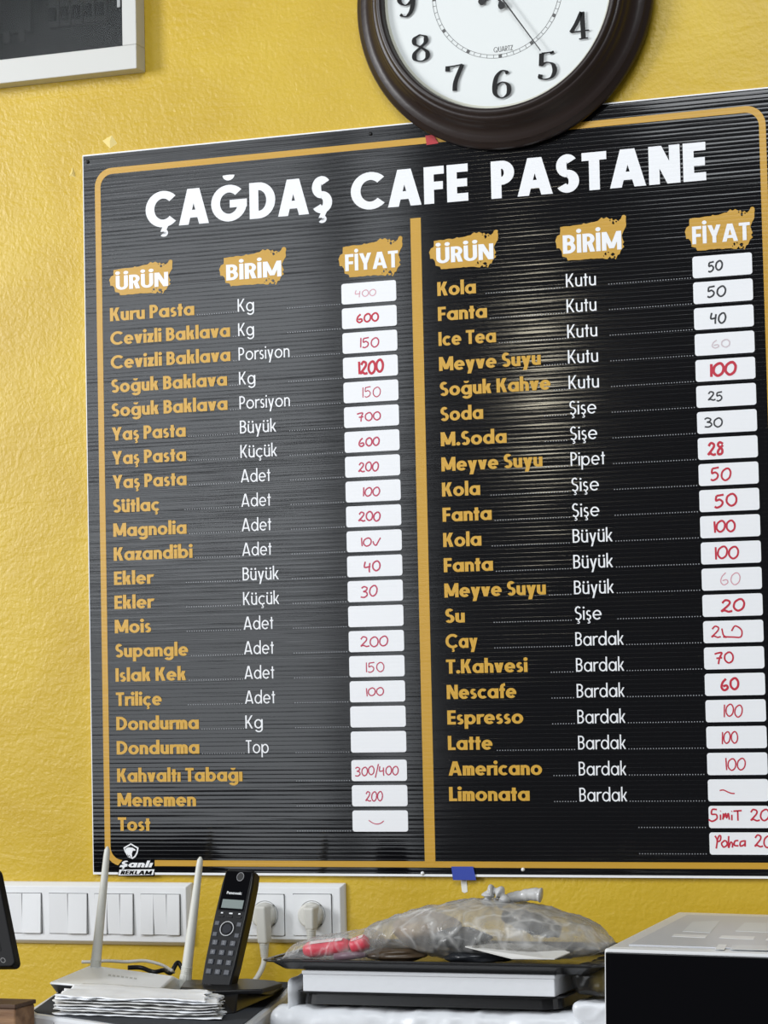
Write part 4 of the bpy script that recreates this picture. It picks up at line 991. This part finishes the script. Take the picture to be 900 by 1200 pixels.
# ------------------------------------------------------------------ things on the upper tray
def film(name, base, low, high, scale, tint):
    """thin crumpled plastic: see-through, whiter along its creases and where seen edge on"""
    m = mat(name, base, .16); n, l = nodes(m); b = n['Principled BSDF']; outp = n['Material Output']
    bump_noise(m, scale*.8, .004, detail=5)
    tc = n.new('ShaderNodeTexCoord'); vo = n.new('ShaderNodeTexVoronoi'); vo.feature = 'DISTANCE_TO_EDGE'; vo.inputs['Scale'].default_value = scale
    nz = n.new('ShaderNodeTexNoise'); nz.inputs['Scale'].default_value = scale*.7
    ad = n.new('ShaderNodeMixRGB'); ad.blend_type = 'ADD'; ad.inputs[0].default_value = .16
    l.new(tc.outputs['Object'], ad.inputs[1]); l.new(nz.outputs[1], ad.inputs[2]); l.new(tc.outputs['Object'], nz.inputs['Vector']); l.new(ad.outputs[0], vo.inputs['Vector'])
    mr_ = n.new('ShaderNodeMapRange'); mr_.inputs[1].default_value = 0; mr_.inputs[2].default_value = .12; mr_.inputs[3].default_value = high; mr_.inputs[4].default_value = low
    l.new(vo.outputs['Distance'], mr_.inputs[0])
    lw = n.new('ShaderNodeLayerWeight'); lw.inputs[0].default_value = .3
    a1 = n.new('ShaderNodeMath'); a1.operation = 'MULTIPLY'; a1.inputs[1].default_value = .5; l.new(lw.outputs['Facing'], a1.inputs[0])
    a2 = n.new('ShaderNodeMath'); a2.operation = 'ADD'; a2.use_clamp = True; l.new(a1.outputs[0], a2.inputs[0]); l.new(mr_.outputs[0], a2.inputs[1])
    tr = n.new('ShaderNodeBsdfTransparent'); tr.inputs[0].default_value = (*tint, 1)
    mx = n.new('ShaderNodeMixShader'); l.new(a2.outputs[0], mx.inputs[0]); l.new(tr.outputs[0], mx.inputs[1]); l.new(b.outputs[0], mx.inputs[2]); l.new(mx.outputs[0], outp.inputs['Surface'])
    return m
CLEAR = film('clear_film', (.80, .80, .80), .03, .22, 26, (.97, .97, .97))
GREYBAG = film('grey_bag_film', (.58, .575, .56), .28, .60, 19, (.86, .86, .86))
def pillow(name, m, silh, depth, seed, amp, yc, parent=None, origin=None, nu=60, nv=40, jag=1.0):
    """soft bag: silh = list of (px, py_top, py_bottom) seen from the room at depth yc; round cross-section"""
    cols = [(at(x, (a+b_)/2, yc).x, at(x, a, yc).z, at(x, b_, yc).z) for x, a, b_ in silh]
    mb = MB(); vs = []; fs = []
    for i in range(nu+1):
        u = i/nu*(len(cols)-1); k = min(int(u), len(cols)-2); f = u-k
        x = cols[k][0]*(1-f)+cols[k+1][0]*f; zt_ = cols[k][1]*(1-f)+cols[k+1][1]*f; zb_ = cols[k][2]*(1-f)+cols[k+1][2]*f
        zc_, hz = (zt_+zb_)/2, (zt_-zb_)/2; dy = depth*min(1, (max(0, math.sin(math.pi*(.06+.88*i/nu))))**.5)
        for j in range(nv):
            th = 2*math.pi*j/nv; ca, sa = math.cos(th), math.sin(th)
            sg = lambda q, e: math.copysign(abs(q)**e, q)
            p = Vector((x, yc-dy*sg(ca, .8), zc_+hz*sg(sa, .85)))
            e = Vector((p.x*26+seed*4, p.y*26, p.z*26)); rd = max(0, 1-abs(noise.noise(e))*3.2)**2*.8+max(0, 1-abs(noise.noise(e*2.3+Vector((5, seed, 2))))*3.0)**2*.5+noise.noise(e*.7)*.5
            nd = Vector((0, -ca, sa*.5))
            q_ = p+nd*amp*rd*jag+Vector((noise.noise(e*2)*amp*.6, 0, noise.noise(e*1.3+Vector((9, 0, 0)))*amp*.5))
            vs.append(q_)
    for i in range(nu):
        for j in range(nv): fs.append((i*nv+j, i*nv+(j+1) % nv, (i+1)*nv+(j+1) % nv, (i+1)*nv+j))
    fs.append(tuple(range(nv))[::-1]); fs.append(tuple(nu*nv+j for j in range(nv)))
    mb.add(vs, fs)
    o = mb.build(name, m, parent, smooth=True, origin=origin)
    return o
YB = -.30
gb = thing('plastic_bag', tuple(at(575, 1128, YB)), 'knotted crumpled grey plastic bag with food inside on the upper tray', 'bag')
pillow('bag_body', GREYBAG, [(441,1086,1104),(446,1080,1108),(475,1070,1112),(505,1062,1117),(535,1057,1119),(560,1054,1121),(585,1055,1122),(610,1060,1122),(640,1066,1121),(670,1075,1120),(695,1088,1117),(713,1107,1112)], .085, 2, .0042, YB, parent=gb, nu=130, nv=84)
kt = at(577, 1046, YB)
mb = MB(); K_ = [at(x, y, YB-.004) for x, y in ((570,1060),(572,1052),(573,1046),(579,1044),(587,1047),(590,1054),(584,1060))]
mb.tube(catmull(K_, 6), [.006+.0025*math.sin(i*.9) for i in range(len(catmull(K_, 6)))], 12); mb.build('knot', mat('bag_knot_film', (.60, .60, .60), .2, alpha=.85), gb, smooth=True)
mb = MB(); K_ = [at(x, y, YB+.01) for x, y in ((585,1058),(600,1052),(616,1049),(626,1048),(634,1049))]
cv = catmull(K_, 6); mb.tube(cv, [.0055+.003*i/len(cv)+.0012*noise.noise(Vector((i*.45, 3, 1))) for i in range(len(cv))], 12); mb.build('bag_tail', MATS['bag_knot_film'], gb, smooth=True)
# contents
def lump(name, m, c, rx, ry, rz, seed, label, cat, amp=.12):
    mb = MB(); vs = []; fs = []; nu, nv = 20, 14
    for j in range(nv+1):
        for i in range(nu):
            th = 2*math.pi*i/nu; ph = math.pi*j/nv-math.pi/2
            d = Vector((math.cos(ph)*math.cos(th), math.cos(ph)*math.sin(th), math.sin(ph)))
            k = 1+amp*noise.noise(d*1.8+Vector((seed, 0, 0)))
            vs.append(Vector(c)+Vector((d.x*rx*k, d.y*ry*k, d.z*rz*k)))
    for j in range(nv):
        for i in range(nu): fs.append((j*nu+i, j*nu+(i+1) % nu, (j+1)*nu+(i+1) % nu, (j+1)*nu+i))
    mb.add(vs, fs); o = mb.build(name, m, smooth=True, origin=c); return tag(o, label, cat)
BREAD = colour_noise(mat('bread', (.42, .27, .12), .7), (.34, .2, .08), (.55, .40, .22), 40)
lump('bread_roll', BREAD, at(500, 1088, YB), .040, .05, .019, 1, 'beige bread roll inside the left half of the grey bag', 'bread')
DKB = mat('bowl_dark', (.02, .022, .026), .15)
lump('dark_packet', DKB, at(538, 1100, YB-.045), .034, .028, .012, 4, 'dark glossy packet in the lower middle of the knotted grey bag', 'packet', .3)
a, c = at(590, 1071, YB-.02), at(656, 1092, YB-.02); n_ = 12
mb = MB(); mb.tube([a+(c-a)*k/n_ for k in range(n_+1)], [.0125*math.sin(math.pi*(.10+.80*k/n_))**.5*(1+.12*math.sin(k*2.1)) for k in range(n_+1)], 18)
tag(mb.build('rolled_packet', DKB, smooth=True, origin=a), 'dark shiny rolled packet right of the knot inside the grey bag', 'packet')
# folded white paper under the bag
mb = MB(); P_ = [at(x, y, y_) for x, y, y_ in ((545,1110,-.385),(600,1124,-.395),(650,1124.5,-.395),(668,1117,-.37),(640,1108,-.34),(590,1106,-.34))]
P_ = [Vector((p.x, p.y, p.z)) for p in P_]; mb.prism(P_, (0, 0, .0012)); tag(mb.build('folded_paper', mat('leaflet', (.66, .65, .62), .6), origin=P_[0]), 'folded white leaflet sticking out below the grey plastic bag', 'paper')
lump('dark_packet', DKB, at(560, 1121, -.36), .040, .02, .008, 9, 'black glossy packet under the grey bag at the front of the tray', 'packet', .3)
lump('brown_packet', mat('brown_film', (.07, .045, .025), .3), at(462, 1119, -.37), .036, .02, .0075, 12, 'brown packet on the tray between the red sweets and the grey bag', 'packet', .35)
# clear bag with red wrapped sweets
cbg = thing('clear_bag', tuple(at(395, 1126, -.36)), 'clear cellophane bag holding red wrapped sweets on the left of the tray', 'bag')
pillow('bag_film', CLEAR, [(337,1121,1124),(348,1107,1124),(370,1099,1124),(400,1094,1124),(425,1091,1124),(438,1094,1123),(445,1103,1122),(450,1112,1121)], .040, 6, .005, -.372, parent=cbg, nu=50, nv=34)
REDW = bump_noise(mat('red_wrapper', (.78, .045, .085), .35), 60, .001)
PINKW = mat('white_marks', (.85, .70, .72), .4)
for (pa, pb, rr, lb) in (((357,1113.5),(409,1107.5),.0098,'long red wrapped sweet in the clear bag, left of the shorter one'), ((412,1110),(431,1103),.0098,'short red wrapped sweet at the right end of the clear bag')):
    a, c = at(*pa, -.375), at(*pb, -.375); n_ = 9
    sw_ = thing('wrapped_sweet', tuple(a), lb, 'sweet', 'red wrapped sweets in the clear bag')
    mb = MB(); mb.tube([a+(c-a)*k/n_ for k in range(n_+1)], [rr*(.62, .95, 1.0, 1.02, .97, 1.03, 1.0, .97, .95, .6)[k] for k in range(n_+1)], 14); mb.build('wrapper', REDW, sw_, smooth=True)
    mb = MB(); d = (c-a).normalized(); nr_ = 9 if (c-a).length > .04 else 3
    rg = random.Random(5)
    for k in range(nr_):
        q_ = a+(c-a)*(.2+.72*k/nr_)+Vector((0, -.0045, rr*.93)); w_ = .0022*rg.uniform(.6, 1.3)
        mb.poly([q_+d*-w_+Vector((0,-.0035,-.0022)), q_+d*w_+Vector((0,-.0035,-.0022)), q_+d*w_+Vector((0,.001,.0006)), q_+d*-w_+Vector((0,.001,.0006))])
    mb.flat = True; mb.build('pale_marking', PINKW, sw_)
mb = MB(); a = at(392, 1121, -.39); c = at(428, 1119, -.39); mb.tube([a, a*.5+c*.5, c], [.004, .005, .003], 10)
tag(mb.build('purple_wrapper', mat('purple_grey', (.22, .13, .17), .4), smooth=True, origin=a), 'dull purple empty wrapper in front of the red sweets', 'wrapper')

# ------------------------------------------------------------------ microwave oven, bottom right
MW0 = atz(708, 1111.5, -.038)
mw = thing('microwave_oven', (MW0.x+.22, MW0.y+.21, CT), 'white microwave oven with black glass front at the bottom right', 'microwave')
MR = Matrix.Translation(MW0) @ Matrix.Rotation(math.radians(3.4), 4, 'Z') @ Matrix.Rotation(math.radians(1.3), 4, 'Y')
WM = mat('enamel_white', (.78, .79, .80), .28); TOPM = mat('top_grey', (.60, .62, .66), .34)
WMW, DMW, HMW = .46, .432, abs(CT-MW0.z)-.014
mb = MB(); mb.box((0, .012, -HMW), (WMW, DMW, 0), MR); mb.build('cabinet', WM, mw, bevel=.004, seg=3)
mb = MB(); mb.box((0, 0, -HMW), (WMW, .012, .0), MR); fr_ = mb.build('front_frame', WM, mw, bevel=.003, seg=3)
mb = MB(); mb.box((.0022, -.004, -HMW+.004), (WMW-.004, .0, -.0035), MR); dr = mb.build('door_glass', BLACKGL, mw, bevel=.001)
mb = MB(); mb.box((WMW*.70, -.016, -HMW+.05), (WMW*.715, -.004, -.05), MR); mb.build('door_handle', BLACKPL, dr, bevel=.003)
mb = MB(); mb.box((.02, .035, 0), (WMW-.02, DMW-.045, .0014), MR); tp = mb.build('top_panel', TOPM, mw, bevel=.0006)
GLARE_W = mat('glare_white', (.84, .85, .86), .4); GLARE_P = mat('glare_pale', (.70, .73, .76), .35)  # bright reflections on the oven top, painted as thin pale patches
mr = MR.inverted()
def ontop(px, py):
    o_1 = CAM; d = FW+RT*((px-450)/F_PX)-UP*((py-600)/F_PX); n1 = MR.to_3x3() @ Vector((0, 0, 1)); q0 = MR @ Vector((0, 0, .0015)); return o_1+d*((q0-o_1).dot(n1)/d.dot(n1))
for ps, m in ((((787.6,1097.3),(790,1094.7),(829,1096),(826.5,1099)), GLARE_W), (((842.6,1099),(846,1096.2),(885,1097.5),(883,1101)), GLARE_W), (((897,1101.5),(900,1098.5),(925,1099.5),(923,1103)), GLARE_W),
              (((800,1091.5),(812,1080),(844.5,1079),(832,1093)), GLARE_P), (((862,1091),(873,1081),(915,1082),(908,1093)), GLARE_P), (((838,1112.5),(842,1106.5),(852,1107),(849,1112.8)), GLARE_W), (((856,1112.8),(858,1107.3),(930,1108.5),(930,1114.5)), GLARE_P)):
    mb = MB(); mb.prism([MR @ Vector((q_.x, q_.y, .0013)) for q_ in [mr @ ontop(*p) for p in ps]], (0, 0, .0003)); mb.build('painted_glare', m, tp)
for x_, y_ in ((.04, .05), (WMW-.04, .05), (.04, DMW-.05), (WMW-.04, DMW-.05)):
    p = MR @ Vector((x_, y_, 0)); mb = MB(); mb.tube([(p.x, p.y, CT), (p.x, p.y, CT+.02)], .014, 14); mb.build('foot', BLACKPL, mw)
